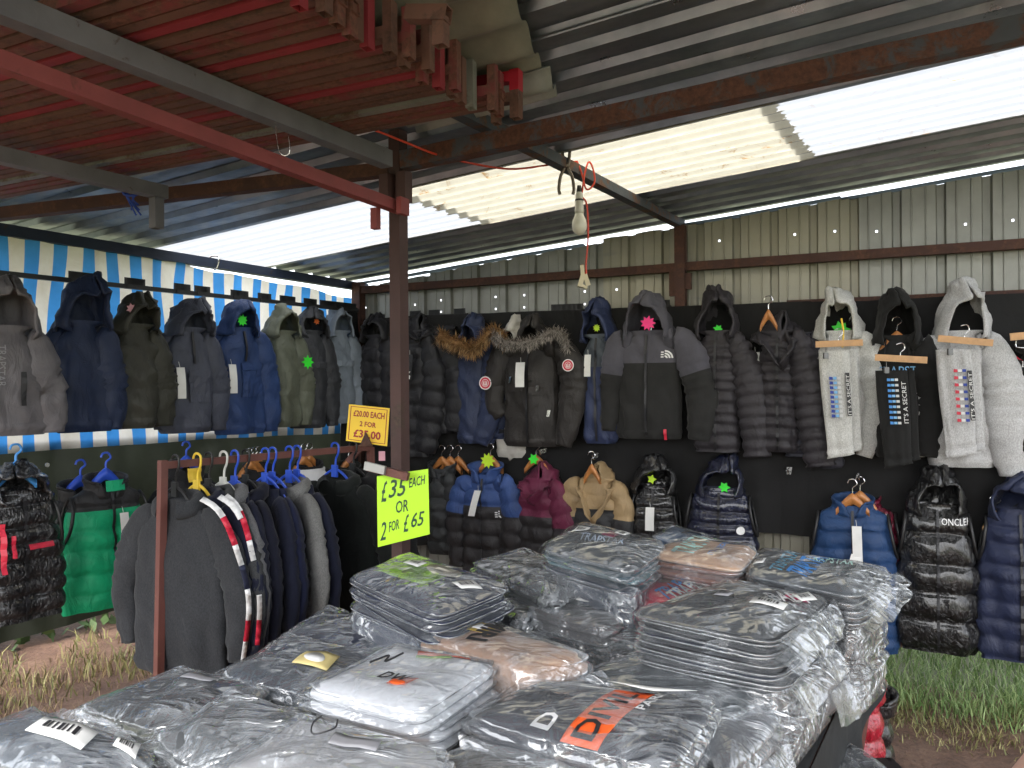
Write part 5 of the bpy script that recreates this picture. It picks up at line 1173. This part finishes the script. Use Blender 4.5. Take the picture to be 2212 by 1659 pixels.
cable(mb, [V3(-.03, -.04, .03), V3(0, -.05, .045), V3(.04, -.04, .02), V3(.03, -.045, -.02), V3(-.02, -.05, -.02), V3(-.03, -.04, .03)], .005, 6, 4)
mb.build('strands', plain('blue_twine', (.02, .06, .35), .7), o, True)

# ================================================================ goods in clear bags on the tables
def ridge(p): return 1 - abs(noise.noise(p)) * 2.2
GB = 'bagged clothes piled on the big table'
class Pack:
    def __init__(k, label, quad, zt, h, col, kind='matte', bag=M_BAG, dome=.018, lay=1, out=.009, flaps=(), cr=.0045, px=True, group=GB, name='bagged_garment', pw=8.0, wr=.006):
        zs = zt if isinstance(zt, (list, tuple)) else [zt] * 4
        k.C = [PZ(x, y, z) for (x, y), z in zip(quad, zs)] if px else [Vector(q) for q in quad]
        k.o = sum(k.C, V3(0, 0, 0)) / 4 - V3(0, 0, h); k.seed = random.random() * 90; lay = 2 if (lay == 1 and h >= .04) else lay; k.dome = dome * .7; k.h = h; k.wr = wr
        k.root = thing(name, label, 'bagged clothes', k.o, 0, group); k.size = ((k.C[1] - k.C[0]).length + (k.C[3] - k.C[0]).length) / 4
        def shell(out, amp, n, name, mat, dens, zoff):
            V = []; F = []; lev = []
            ns = max(4, 2 * lay + 2)
            for i in range(ns + 1): lev.append(('s', i / ns))
            for i in range(1, dens): lev.append(('t', 1 - (i / dens) ** 1.0))
            for typ, q in lev:
                for j in range(n):
                    a = 2 * math.pi * j / n; e = 2 / pw; cu, cv = sgn(math.cos(a), e), sgn(math.sin(a), e)
                    if typ == 's':
                        g_ = abs(math.sin(math.pi * q * lay)) ** .5 if lay > 1 else math.sin(math.pi * (.12 + q * .7)) ** .5
                        r = 1 + (out / k.size) + (.02 / k.size) * (g_ - 1) * .8
                        p = k.bil(cu * r, cv * r); p.z += -k.h * (1 - q) - (.3 if q == 1 else 0) * 0
                        if q > .9: p.z -= .004
                        w_ = .5
                    else:
                        r = q * (1 + (out / k.size)) if q > .97 else q * (1 + out / k.size * .9); p = k.bil(cu * r, cv * r); p.z += k.dm(cu * q, cv * q) + zoff; w_ = 1
                    if amp:
                        sa_ = k.seed; xr_ = p.x * math.cos(sa_) + p.y * math.sin(sa_); yr_ = -p.x * math.sin(sa_) + p.y * math.cos(sa_); s_ = V3(xr_ * 15 + k.seed, yr_ * 6, p.z * 12)
                        f = .65 * amp * (ridge(s_) * .8 + .25 * ridge(s_ * 2.3)) - amp * .4
                        p.z += f * (w_ + .2); d = p - k.bil(0, 0); d.z = 0; d.normalize(); p += d * f * (1.3 if typ == 's' else .3)
                    else:
                        f = .004 * noise.noise(V3(p.x * 22 + k.seed, p.y * 22, p.z * 60)); p += V3(f, f * .6, 0)
                    V.append(p - k.o)
            m = len(lev); V.append(V3(*(sum((V[(m - 1) * n + j] for j in range(n)), V3(0, 0, 0)) / n)))
            for i in range(m - 1):
                for j in range(n): F.append((i * n + j, i * n + (j + 1) % n, (i + 1) * n + (j + 1) % n, (i + 1) * n + j))
            for j in range(n): F.append(((m - 1) * n + j, (m - 1) * n + (j + 1) % n, m * n))
            if amp == 0: F.append(tuple(range(n - 1, -1, -1)))
            return V, F
        V, F = shell(0, 0, 64, 'garment', None, 9, 0)
        mk('garment', V, F, fabric(col, kind), k.root)
        if bag is not None:
            V, F = shell(out, cr, 110, 'bag', None, 20, .006)
            for side, ln, drop in flaps:           # loose ends of the bag
                n1, n2 = 26, 10; b = len(V)
                for i in range(n1 + 1):
                    t = i / n1 * 2 - 1
                    for j in range(n2 + 1):
                        e = 1 + (out / k.size) + (ln / k.size) * j / n2 * (1 + .25 * noise.noise(V3(t * 3, k.seed, side))); t_ = t * (1 - .12 * j / n2)
                        u, v = ((e, t_), (-e, t_), (t_, e), (t_, -e))[side]
                        p = k.bil(u, v); sq = V3(p.x * 15 + k.seed, p.y * 15, 3)
                        p.z += -k.h * .35 - drop * (j / n2) ** 1.5 + .022 * noise.noise(sq * .5) * (.3 + j / n2) + .006 * ridge(sq * .8)
                        V.append(p - k.o)
                for i in range(n1):
                    for j in range(n2): F.append((b + i * (n2 + 1) + j, b + (i + 1) * (n2 + 1) + j, b + (i + 1) * (n2 + 1) + j + 1, b + i * (n2 + 1) + j + 1))
            mk('plastic_bag', V, F, bag, k.root)
    def bil(k, u, v):
        a, b = (u + 1) / 2, (v + 1) / 2; C = k.C
        return C[0] * (1 - a) * (1 - b) + C[1] * a * (1 - b) + C[2] * a * b + C[3] * (1 - a) * b
    def dm(k, u, v):
        r = min(1, max(abs(u), abs(v))); p = k.bil(u, v)
        return k.dome * (1 - r ** 3) + k.wr * noise.noise(V3(p.x * 9 + k.seed, p.y * 9, 0)) * (1 - r ** 6) * 1.5 + .6 * k.wr * noise.noise(V3(p.x * 24 + k.seed, p.y * 9, 4)) * (1 - r ** 6) - .012 * r ** 10
    def top(k, u, v, lift=.004):
        p = k.bil(u, v); p.z += k.dm(u, v) + lift; return p - k.o
    def rect(k, o, e1, e2, mat, lift=.0035, n=5, name='print'):
        V = []; F = []
        for i in range(n + 1):
            for j in range(n + 1):
                a, b = i / n, j / n; V.append(k.top(o[0] + e1[0] * a + e2[0] * b, o[1] + e1[1] * a + e2[1] * b, lift))
        for i in range(n):
            for j in range(n): F.append((i * (n + 1) + j, (i + 1) * (n + 1) + j, (i + 1) * (n + 1) + j + 1, i * (n + 1) + j + 1))
        o_ = mk(name, V, F, mat, k.root); s_ = o_.modifiers.new('t', 'SOLIDIFY'); s_.thickness = .001; return o_
    def text(k, s, o, e1, e2, mat, lift=.0055, of=.02):
        v, f, _ = textmesh(s, 0, of)
        return mk('lettering', [k.top(o[0] + e1[0] * a + e2[0] * b, o[1] + e1[1] * a + e2[1] * b, lift) for a, b in v], f, mat, k.root, False)
    def disc(k, c, r, mat, lift=.0045):
        n = 18; V = [k.top(c[0] + r * math.cos(2 * math.pi * i / n), c[1] + r * .8 * math.sin(2 * math.pi * i / n), lift) for i in range(n)]
        o_ = mk('print', V, [tuple(range(n))], mat, k.root); s_ = o_.modifiers.new('t', 'SOLIDIFY'); s_.thickness = .001
    def card(k, o, e1, e2, mat=None, lift=.013, code=True):
        k.rect(o, e1, e2, mat or M_WHITE, lift, 3, 'size_label')
        if code:
            mb = MB()
            for i in range(7):
                a = .18 + .09 * i; w_ = .035 + .03 * (i % 3 == 0)
                def q(a_, b_): return k.top(o[0] + e1[0] * a_ + e2[0] * b_, o[1] + e1[1] * a_ + e2[1] * b_, lift + .0015)
                mb.add([q(a, .35), q(a + w_, .35), q(a + w_, .75), q(a, .75)], [(0, 1, 2, 3)])
            mb.build('barcode', M_INK, k.root)
# table
TZ = .78
TP = [PZ(1878, 1374, TZ), PZ(1640, 1900, TZ), PZ(-900, 1900, TZ), PZ(-260, 1720, TZ), PZ(200, 1612, TZ), PZ(520, 1500, TZ), PZ(815, 1300, TZ)]
tb = thing('market_table', 'long stall table under black cloth carrying the bagged clothes', 'table', V3(.2, 1.7, 0)); o_ = V3(.2, 1.7, 0)
V = [p - o_ for p in TP] + [p - o_ - V3(0, 0, .03) for p in TP]; n = len(TP)
mk('tabletop', V, [tuple(range(n - 1, -1, -1)), tuple(range(n, 2 * n))] + [(i, (i + 1) % n, n + (i + 1) % n, n + i) for i in range(n)], M_RUST, tb, False)
mb = MB(); T_ = PZ(1888, 1385, TZ - .01); B_ = PY(1850, 1620, T_.y - .01); B_ = T_ + (B_ - T_) * (T_.z / (T_.z - B_.z)); beam(mb, T_, B_, .030, .030, .003, o_); mb.build('leg', M_RACK, tb)
for q in (TP[1] + V3(-.1, .1, 0), TP[6] + V3(.12, -.1, 0), TP[3] + V3(.1, -.1, 0)): mb = MB(); beam(mb, V3(q.x, q.y, TZ - .03), V3(q.x, q.y, 0), .036, .036, .003, o_); mb.build('leg', M_RACK, tb)
V = []; F = []; P = [TP[-1], TP[0] + V3(.0, .0, 0), TP[1], TP[2]]; m = 0
M_TCL = plain('charcoal_table_cloth', (.017, .019, .021), .9, 0, 50, .3, .2)
top_ = [p + V3(0, 0, .004) - o_ for p in TP]; V += top_; F.append(tuple(range(n - 1, -1, -1)))
def skirt(a, b, ln, nn=60):
    base = len(V); d = (b - a).normalized(); out_ = V3(d.y, -d.x, 0)
    if (a + out_ - V3(.0, 1.5, 0)).length < (a - out_ - V3(.0, 1.5, 0)).length: out_ = -out_
    for i in range(nn + 1):
        p = a.lerp(b, i / nn)
        for j in range(9):
            v = j / 8; w_ = .03 * v * math.sin(i * .55 + 2 * noise.noise(V3(i * .1, 0, 0))) + .02 * v
            V.append(p + out_ * (.004 + w_) + V3(0, 0, .004 - ln(i / nn) * v) - o_)
    for i in range(nn):
        for j in range(8): F.append((base + i * 9 + j, base + (i + 1) * 9 + j, base + (i + 1) * 9 + j + 1, base + i * 9 + j + 1))
skirt(TP[0], TP[1], lambda t: .10 + .62 * min(1, t * 2.5)); skirt(TP[6], TP[0], lambda t: .5); skirt(TP[6], TP[5], lambda t: .5); skirt(TP[5], TP[4], lambda t: .5); skirt(TP[4], TP[3], lambda t: .5)
o = mk('tablecloth', V, F, M_TCL); o.location = o_; tag(o, 'charcoal cloth draped over the stall table and down its right side', 'tablecloth')
BLK, SLT, CHG = (.012, .013, .016), (.05, .06, .072), (.028, .03, .034)
NAV = (.010, .014, .034)
# base layer that fills the table
base = [([(660, 1440), (860, 1500), (1010, 1410), (800, 1350)], 'low slate grey bagged top under the middle of the pile', SLT), ([(900, 1400), (1300, 1520), (1480, 1400), (1100, 1310)], 'low charcoal bagged top under the beige one', CHG),
        ([(830, 1290), (1120, 1400), (1400, 1290), (1060, 1215)], 'low dark bagged top behind the beige one', BLK), ([(1180, 1290), (1500, 1370), (1750, 1290), (1420, 1225)], 'low dark bagged top under the red one', CHG),
        ([(500, 1560), (900, 1720), (1150, 1540), (760, 1440)], 'low grey bagged top under the white pair', SLT), ([(1150, 1560), (1500, 1700), (1720, 1530), (1370, 1440)], 'low black bagged top under the orange printed one', BLK),
        ([(1500, 1500), (1650, 1560), (1800, 1430), (1620, 1390)], 'low navy bagged top at the right table edge', NAV), ([(-60, 1640), (300, 1800), (560, 1640), (250, 1530)], 'low dark bagged top at the lower left table corner', CHG),
        ([(1420, 1290), (1780, 1350), (1895, 1290), (1560, 1240)], 'low black bagged top under the right rear stack', BLK), ([(300, 1540), (620, 1640), (760, 1500), (500, 1430)], 'low charcoal bagged top by the left table edge', CHG)]
for q, lb, c in base: Pack(lb, q, .865, .075, c, bag=M_BAGC, flaps=[(random.randrange(4), .07, .03)])
# rear of the pile
p = Pack('small blue bagged top peeping out behind the slate one', [(1405, 1163), (1480, 1178), (1535, 1160), (1450, 1136)], 1.12, .30, (.03, .08, .17), lay=9)
def stack(n, quad, zt, dz, cols, label, bag=M_BAG, jit=6, **kw):
    out = []; fl = kw.get('flaps', ())
    for i in range(n):
        dx, dy = (random.uniform(-jit, jit), random.uniform(-jit * .4, jit * .4)) if i else (0, 0)
        q = [(x + dx, y + dy) for x, y in quad]; z = zt - dz * i
        lb = label[i] if i < len(label) else label[-1].format(['top', 'second', 'third', 'fourth', 'fifth', 'sixth', 'seventh', 'eighth', 'ninth', 'tenth'][i])
        # the same outline one layer lower
        C = [PZ(x, y, zt) for x, y in q]; cc = sum(C, V3(0, 0, 0)) / 4; ro = Matrix.Rotation(random.gauss(0, .045) if i else 0, 3, 'Z'); sc_ = random.uniform(.94, 1.04) if i else 1; C = [cc + ro @ (c - cc) * sc_ for c in C]; C = [V3(c.x, c.y, z + (random.uniform(-.3, .3) * dz if i else 0)) for c in C]
        out.append(Pack(lb, C, None, dz * .96, cols[i % len(cols)], bag=bag, px=False, **kw) if False else PackC(lb, C, dz * .96, cols[i % len(cols)], bag, **kw)); kw = dict(kw, dome=.004, flaps=fl if random.random() < .3 else ())
    C2 = [V3(c.x, c.y, zt - dz * n - .004) for c in C]; PackC('low bagged clothes under the ' + ' '.join(label[0].replace(' bagged top', ' one').replace(',', '').split()[:9]), C2, max(.03, zt - dz * n - .80), cols[-1], M_BAGC, dome=.004, lay=6, cr=.008)
    return out
class PackC(Pack):
    def __init__(k, lb, C, h, col, bag, **kw):
        k.C0 = C; Pack.__init__(k, lb, C, 1, h, col, bag=bag, px=False, **kw)
S = stack(4, [(1170, 1182), (1368, 1230), (1442, 1176), (1255, 1126)], 1.125, .018, [SLT, (.02, .06, .085), (.01, .11, .14), NAV],
          ['slate bagged top with pink and white print, far middle of the table', 'dark teal bagged top second in the far middle stack', 'bright teal bagged top third in the far middle stack', 'navy bagged top at the bottom of the far middle stack'], dome=.02, flaps=[(1, .03, .03)])
S[0].rect((-.1, .1), (.25, 0), (0, .5), plain('dull_pink_print', (.45, .03, .12), .6)); S[0].card((.1, .35), (.0, .35), (.22, .0), lift=.010); S[0].card((-.75, -.05), (.3, 0), (0, .35)); S[0].text('TRAPSTAR', (-.4, -.45), (.9, .25), (-.08, .35), plain('pale_blue_print', (.4, .48, .6), .6))
S = stack(5, [(1404, 1196), (1598, 1228), (1638, 1186), (1466, 1154)], 1.115, .017, [(.75, .46, .28), (.25, .10, .07), (.30, .12, .085), (.22, .09, .065), (.3, .13, .09)],
          ['peach bagged top with pale blue lettering at the back of the table', 'terracotta bagged top directly under the peach one', 'terracotta bagged top, middle of the stack under the peach one', 'terracotta bagged top, next to bottom under the peach one', 'terracotta bagged top at the bottom under the peach one'], dome=.02)
S[0].text('TRAPSTAR', (-.05, -.85), (.15, 1.6), (-.55, .1), plain('mint_print', (.45, .7, .65), .6)); S[0].text("IT'S A SECRET", (.35, -.7), (.1, 1.3), (-.13, 0), M_BPRINT); S[0].card((-.8, .55), (.5, .15), (-.05, .2), M_INK)
p = Pack('bright aqua bagged top with barcode label beside the red one', [(1262, 1238), (1330, 1266), (1392, 1240), (1312, 1218)], 1.025, .12, (.06, .5, .5)); p.card((.1, -.6), (.5, 0.1), (-.0, .8))
p = Pack('coral red bagged top with blue and white lettering', [(1326, 1268), (1470, 1318), (1580, 1262), (1395, 1230)], 1.03, .12, (.60, .03, .06)); p.text('TRAPSTAR', (.55, -.9), (.1, 1.7), (-.5, .2), M_BPRINT); p.text('TRAPSTAR', (.75, -.8), (.15, 1.6), (-.42, .15), M_WPRINT, .0065); p.card((-.8, -.8), (.3, 0), (0, .35))
S = stack(5, [(1612, 1236), (1850, 1284), (1928, 1232), (1640, 1186)], 1.10, .018, [SLT, BLK, BLK, CHG, BLK],
          ['slate bagged top with blue print on the far right stack', 'black bagged top second in the far right stack', 'black bagged top third in the far right stack', 'charcoal bagged top fourth in the far right stack', 'black bagged top at the bottom of the far right stack'], bag=M_BAG, dome=.02, flaps=[(0, .035, .03)], cr=.006)
S[0].text('TRAPSTAR', (-.35, -.85), (.1, 1.6), (-.25, .1), plain('cyan_print', (.1, .4, .6), .6)); S[0].text('TRAPSTAR', (.1, -.85), (.1, 1.6), (-.38, .1), M_BPRINT); S[0].text('TRAPSTAR', (-.1, .2), (.7, .1), (-.05, .4), plain('mint_print', (.45, .7, .65), .6)); S[0].card((-.93, -.6), (.2, 0), (0, .4))
S = stack(9, [(1360, 1322), (1672, 1384), (1795, 1292), (1572, 1252)], 1.085, .0125, [CHG, BLK, BLK, NAV, BLK, BLK, NAV, BLK, BLK],
          ['charcoal bagged top with pink and white print on the tall right stack', 'black bagged top, {} in the tall right stack'], jit=9, dome=.02, flaps=[(0, .05, .04)], cr=.008)
S[0].rect((.45, .45), (.35, .1), (-.05, .4), plain('dull_pink_print', (.45, .03, .12), .6)); S[0].text('BABY', (.5, .1), (.4, .5), (-.35, .25), M_WPRINT); S[0].card((.35, -.35), (.45, .1), (-.05, .25), lift=.014); S[0].card((-.3, -.2), (.2, .05), (-.03, .2), plain('grey_label', (.3, .3, .32), .6)); S[0].card((.82, .3), (.12, .3), (-.2, .1), lift=.018)
Pack('cloudy bag of pale grey clothes sagging over the right table edge', [(1712, 1392), (1788, 1462), (1868, 1392), (1800, 1318)], .93, .10, (.18, .18, .19), bag=M_BAGW, dome=.03, flaps=[(0, .07, .07), (2, .05, .03)], cr=.010)
Pack('crinkled dark bag tucked below the cloudy one at the right edge', [(1600, 1455), (1685, 1520), (1765, 1450), (1690, 1395)], .89, .08, (.07, .07, .085), bag=M_BAGW, dome=.03, flaps=[(0, .05, .06)], cr=.010)
# navy stack with the green print
nav = (.018, .024, .055)
S = stack(8, [(752, 1246), (950, 1332), (1112, 1266), (878, 1192)], 1.085, .0105, [nav] * 8, ['navy bagged top with lime green print, top of the left rear stack', 'navy bagged top, {} in the left rear stack'], jit=10, dome=.022, out=.004, cr=.005)
S[0].rect((-.75, -.55), (1.0, .1), (.1, 1.1), plain('lime_green_print', (.18, .36, .03), .6)); S[0].card((-.45, .0), (.3, .0), (0, .3)); S[0].card((.75, -.1), (.15, .35), (-.2, .05)); S[0].disc((.15, .35), .3, plain('cream_print', (.5, .48, .4), .6), .0055)
stack(5, [(775, 1262), (962, 1345), (1095, 1285), (880, 1210)], .99, .010, [(.03, .045, .11)], ['blue navy bagged top, {} in the lower left rear stack'], jit=6, dome=.004, out=.005, cr=.004)
Pack('clear bag of charcoal clothes bulging in the middle rear', [(1008, 1222), (1196, 1296), (1308, 1246), (1128, 1186)], 1.03, .07, CHG, bag=M_BAGC, dome=.035, flaps=[(2, .06, .03)], cr=.010).card((.25, .35), (.22, .05), (0, .25))
Pack('clear bag of dark grey clothes under the bulging one', [(955, 1270), (1128, 1348), (1262, 1296), (1075, 1226)], .975, .07, (.045, .05, .055), bag=M_BAGC, dome=.02, flaps=[(3, .04, .03), (0, .04, .02)], cr=.009)
p = Pack('warm grey bagged top with small white size sticker', [(1128, 1318), (1310, 1366), (1402, 1310), (1236, 1266)], .985, .05, (.085, .08, .08), bag=M_BAG, flaps=[(0, .06, .0)]); p.rect((-.3, -.3), (.6, .1), (-.05, .5), plain('slate_label', (.07, .08, .08), .7)); p.card((-.15, -.2), (.28, .04), (-.03, .35), lift=.014)
p = Pack('dark bagged top with dull pink disc behind the beige one', [(1150, 1372), (1360, 1424), (1452, 1374), (1255, 1330)], .935, .055, BLK, bag=M_BAG, flaps=[(0, .05, .02)]); p.disc((-.5, .2), .25, plain('dull_pink_print', (.45, .03, .12), .6)); p.text('PARIS', (.25, -.5), (.2, 1.0), (-.35, .1), M_WPRINT)
p = Pack('charcoal bagged top with pink disc and white lettering right of centre', [(1322, 1436), (1560, 1496), (1692, 1432), (1420, 1376)], .945, .055, (.02, .022, .024), bag=M_BAG, dome=.015, flaps=[(0, .06, .05)])
p.disc((.0, -.2), .24, plain('dull_pink_print', (.5, .03, .13), .6)); p.text('hip', (-.15, .6), (.35, -.5), (.25, .2), M_WPRINT); p.text('TOKYO', (.45, -.6), (.12, .9), (-.13, 0), M_WPRINT); p.card((.6, .35), (.22, .05), (-.05, .4)); p.text('SP', (.2, .55), (.3, .1), (-.05, .3), M_WPRINT)
p = Pack('slate bagged top with yellow print behind the orange printed one', [(1150, 1478), (1580, 1566), (1706, 1478), (1385, 1408)], .955, .055, (.05, .062, .068), bag=M_BAG, dome=.02, flaps=[(0, .06, .03), (3, .04, .02)], cr=.007)
p.rect((-.35, .45), (.45, .0), (-.1, .25), M_YEL); p.card((-.2, .62), (.18, .0), (-.02, .25))
p = Pack('beige bagged top with black lettering and yellow label', [(895, 1378), (1140, 1462), (1288, 1420), (1010, 1328)], 1.015, .085, (.50, .30, .19), bag=M_BAG, dome=.018, lay=2, flaps=[(0, .07, .06)], wr=.003)
p.text('MIRI', (-.45, .8), (.2, -1.4), (.30, .1), M_INK, .008, .035); p.rect((-.55, -.1), (.3, .05), (.03, .6), M_YEL, .0045); p.rect((-.47, .05), (.14, .02), (.02, .3), M_WPRINT, .0065)
p = Pack('shiny navy bagged top catching white light left of the beige one', [(600, 1378), (800, 1430), (900, 1352), (705, 1312)], .93, .06, NAV, bag=M_BAG, dome=.03, flaps=[(1, .05, .02)], cr=.010); p.rect((.5, .4), (.3, 0), (0, .15), M_YEL)
p = Pack('olive green bagged top behind the white pair', [(735, 1436), (880, 1476), (975, 1412), (820, 1374)], .93, .05, (.07, .10, .045), bag=M_BAG, dome=.02)
p = Pack('navy bagged top with yellow ticket at the left of the pile', [(462, 1462), (705, 1520), (840, 1420), (618, 1370)], .935, .07, (.014, .02, .034), bag=M_BAG, dome=.035, cr=.010, flaps=[(1, .05, .02)])
p.rect((.1, -.5), (.55, .1), (-.05, .5), plain('pale_yellow_card', (.7, .58, .25), .6), .013); p.disc((.33, -.22), .17, M_WHITE, .0145)
q6 = [(152, 1530), (395, 1606), (600, 1494), (395, 1440)]
p = Pack('dark grey bagged sweatshirt, upper one at the left table edge', q6, .93, .045, (.035, .037, .042), 'heather', bag=M_BAG, dome=.022, flaps=[(1, .03, .01)], cr=.005); p.card((-.3, .3), (.5, .1), (-.05, .25), plain('grey_label', (.3, .3, .32), .6), code=False)
p = Pack('black bagged sweatshirt beneath the dark grey one at left', [(165, 1556), (405, 1640), (600, 1530), (400, 1470)], .882, .045, BLK, bag=M_BAG, dome=.004)
p = Pack('slate bagged top with big white hangtag, bottom left corner', [(-110, 1600), (180, 1750), (352, 1640), (70, 1530)], .985, .07, (.075, .09, .115), bag=M_BAG, dome=.03, cr=.007, flaps=[(2, .09, .0)])
p.card((-.25, -.3), (.75, .12), (-.1, .62), lift=.016); p.text('VAC', (-.85, .55), (.85, .35), (-.12, .25), M_INK); p.card((.65, .35), (.25, .1), (-.1, .35), lift=.016)
p = Pack('heavily crinkled clear bag of grey clothes, bottom left of centre', [(325, 1600), (530, 1730), (700, 1570), (508, 1484)], .985, .06, (.06, .065, .07), bag=M_BAGW, dome=.025, cr=.012, flaps=[(1, .06, .03), (2, .07, .02)])
p = Pack('pale grey clothes in a cloudy bag, bottom centre', [(440, 1668), (850, 1830), (985, 1630), (640, 1548)], 1.0, .08, (.36, .36, .37), bag=M_BAGC, dome=.03, cr=.010, flaps=[(3, .05, .02)]); p.card((-.1, .05), (.5, .1), (-.05, .3), plain('grey_label', (.3, .3, .32), .6), code=False)
mb = MB(); cable(mb, [p.top(-.35, .4, .03), p.top(-.3, .1, .035), p.top(-.2, -.1, .03), p.top(-.05, .1, .035), p.top(-.15, .4, .03)], .0015, 5, 6); mb.build('tag_string', M_INK, p.root)
p = Pack('white bagged sweatshirt, lower of the white pair', [(660, 1516), (938, 1594), (1118, 1470), (880, 1424)], .965, .045, (.70, .71, .74), bag=M_BAG, dome=.010, cr=.006); p.rect((-.1, -.98), (.35, 0), (0, .15), M_ORANGE)
p = Pack('white bagged sweatshirt with orange print, upper of the white pair', [(650, 1486), (905, 1550), (1082, 1430), (850, 1392)], 1.02, .045, (.72, .73, .76), bag=M_BAG, dome=.016, cr=.0045, flaps=[(1, .04, .02)])
p.rect((.12, -.55), (.28, .02), (-.02, .35), M_ORANGE); p.text('DW', (-.1, -.5), (.42, .04), (-.03, .3), M_INK, .0065); p.rect((-.2, .55), (.75, .3), (-.12, .2), M_ORANGE); p.rect((-.15, .45), (.5, .2), (-.04, .08), plain('lime_green_print', (.25, .45, .05), .6), .005)
mb = MB(); cable(mb, [p.top(-.55, -.1, .013), p.top(-.45, .2, .014), p.top(-.35, .0, .013), p.top(-.3, .35, .013)], .0022, 5, 6); mb.build('drawstring', M_INK, p.root)
p = Pack('black bagged top with orange print, lower one at the front edge', [(1010, 1626), (1500, 1770), (1660, 1580), (1200, 1520)], .90, .06, NAV, bag=M_BAG, dome=.01, cr=.008, flaps=[(0, .05, .06), (3, .04, .02)]); p.rect((-.05, -.98), (.28, 0), (0, .5), M_ORANGE)
p = Pack('dark patterned bagged top at the very front, left of the orange one', [(930, 1650), (1090, 1760), (1230, 1660), (1050, 1596)], .935, .05, (.06, .055, .045), bag=M_BAGC, cr=.009)
p = Pack('navy bagged sweatshirt with orange band and lettering, large one in front', [(992, 1554), (1462, 1678), (1558, 1512), (1132, 1468)], .985, .07, (.008, .010, .022), bag=M_BAG, dome=.025, lay=2, cr=.007, flaps=[(3, .03, .03), (2, .04, .0)], wr=.004)
p.rect((-.02, -.92), (.34, .0), (.08, 1.75), M_ORANGE, .004, 10); p.text('DIVIL', (.25, -.85), (.06, 1.45), (-.20, .0), M_INK, .006); p.text('D', (-.16, -.85), (.03, .38), (-.18, .02), M_WPRINT, .006)
p.text('PARIS', (.47, .1), (.06, .8), (-.09, 0), M_WPRINT, .006); p.card((-.05, .75), (.5, -.15), (.35, .25), M_WHITE, .018, code=False); p.text('E', (.3, .98), (.3, -.02), (0, -.08), M_WPRINT, .006)
Pack('crinkled clear bag end spilling over the front right edge', [(1470, 1600), (1575, 1690), (1695, 1560), (1600, 1510)], .93, .08, (.05, .05, .06), bag=M_BAGW, dome=.03, cr=.011, flaps=[(0, .06, .05), (2, .04, .02)])
# loose things by the right table side
C_ = PZ(1715, 1610, .74); o = thing('brand_tag', 'grey cardboard swing tag hanging down the right side of the table', 'tag', C_, .3); mb = MB(); beam(mb, V3(-.045, 0, .05), V3(.02, 0, -.06), .045, .003, 0, None, 0, V3(0, 1, 0)); mb.build('card', plain('grey_card', (.075, .07, .07), .5), o)
Pack('black bagged jacket lying low beside the right table side', [(1755, 1650), (1860, 1740), (1935, 1680), (1835, 1612)], .62, .12, (.015, .015, .018), bag=M_BAG, dome=.04, cr=.012, group=None)
lb = thing('storage_box', 'low dark crate under the black bagged jacket by the table', 'crate', V3(*[(PZ(1845, 1670, .5))[i] if i < 2 else 0 for i in range(3)])); mb = MB()
for s in (-1, 1): beam(mb, V3(-.15, s * .1, .245), V3(.15, s * .1, .245), .02, .49); beam(mb, V3(s * .15, -.11, .245), V3(s * .15, .11, .245), .02, .49)
beam(mb, V3(-.15, 0, .02), V3(.15, 0, .02), .18, .02); beam(mb, V3(-.15, 0, .48), V3(.15, 0, .48), .18, .02); mb.build('crate_sides', M_DARK, lb)
# jackets hanging beyond the table leg
def low(label, P, W, L, col, kind, ang):
    g = Garment('padded_vest', label, 'vest', P, ang, W, L, col, kind=kind, puff=.016, per=.08, armhole=True); g.collar(.05); return g
low('red padded vest just showing behind the table leg at right', PY(1842, 1475, 2.62), .10, .40, [(.42, .01, .03)], 'gloss', ARB)
low('black shiny vest hanging behind the table leg at right', PY(1868, 1500, 2.70), .09, .62, [(.01, .01, .012)], 'gloss', ARB)
# second table corner out of frame at the lower right, with one peach garment
t2 = PZ(2560, 1850, .8); tb2 = thing('side_table', 'small side table at the lower right carrying the peach bagged garment', 'table', V3(t2.x + .1, t2.y, 0)); mb = MB(); beam(mb, V3(-.2, 0, .80), V3(.45, 0, .80), .5, .03); mb.build('tabletop', M_RUST, tb2)
for sx, sy in ((-.22, -.22), (-.22, .22), (.42, -.22), (.42, .22)): mb = MB(); beam(mb, V3(sx, sy, 0), V3(sx, sy, .785), .036, .036); mb.build('leg', M_RACK, tb2)
Pack('rounded peach bagged garment at the lower right corner of the view', [(2100, 1740), (2400, 1950), (2620, 1700), (2262, 1548)], .93, .10, (.62, .34, .24), bag=None, dome=.05, cr=.004, group=None, pw=3)
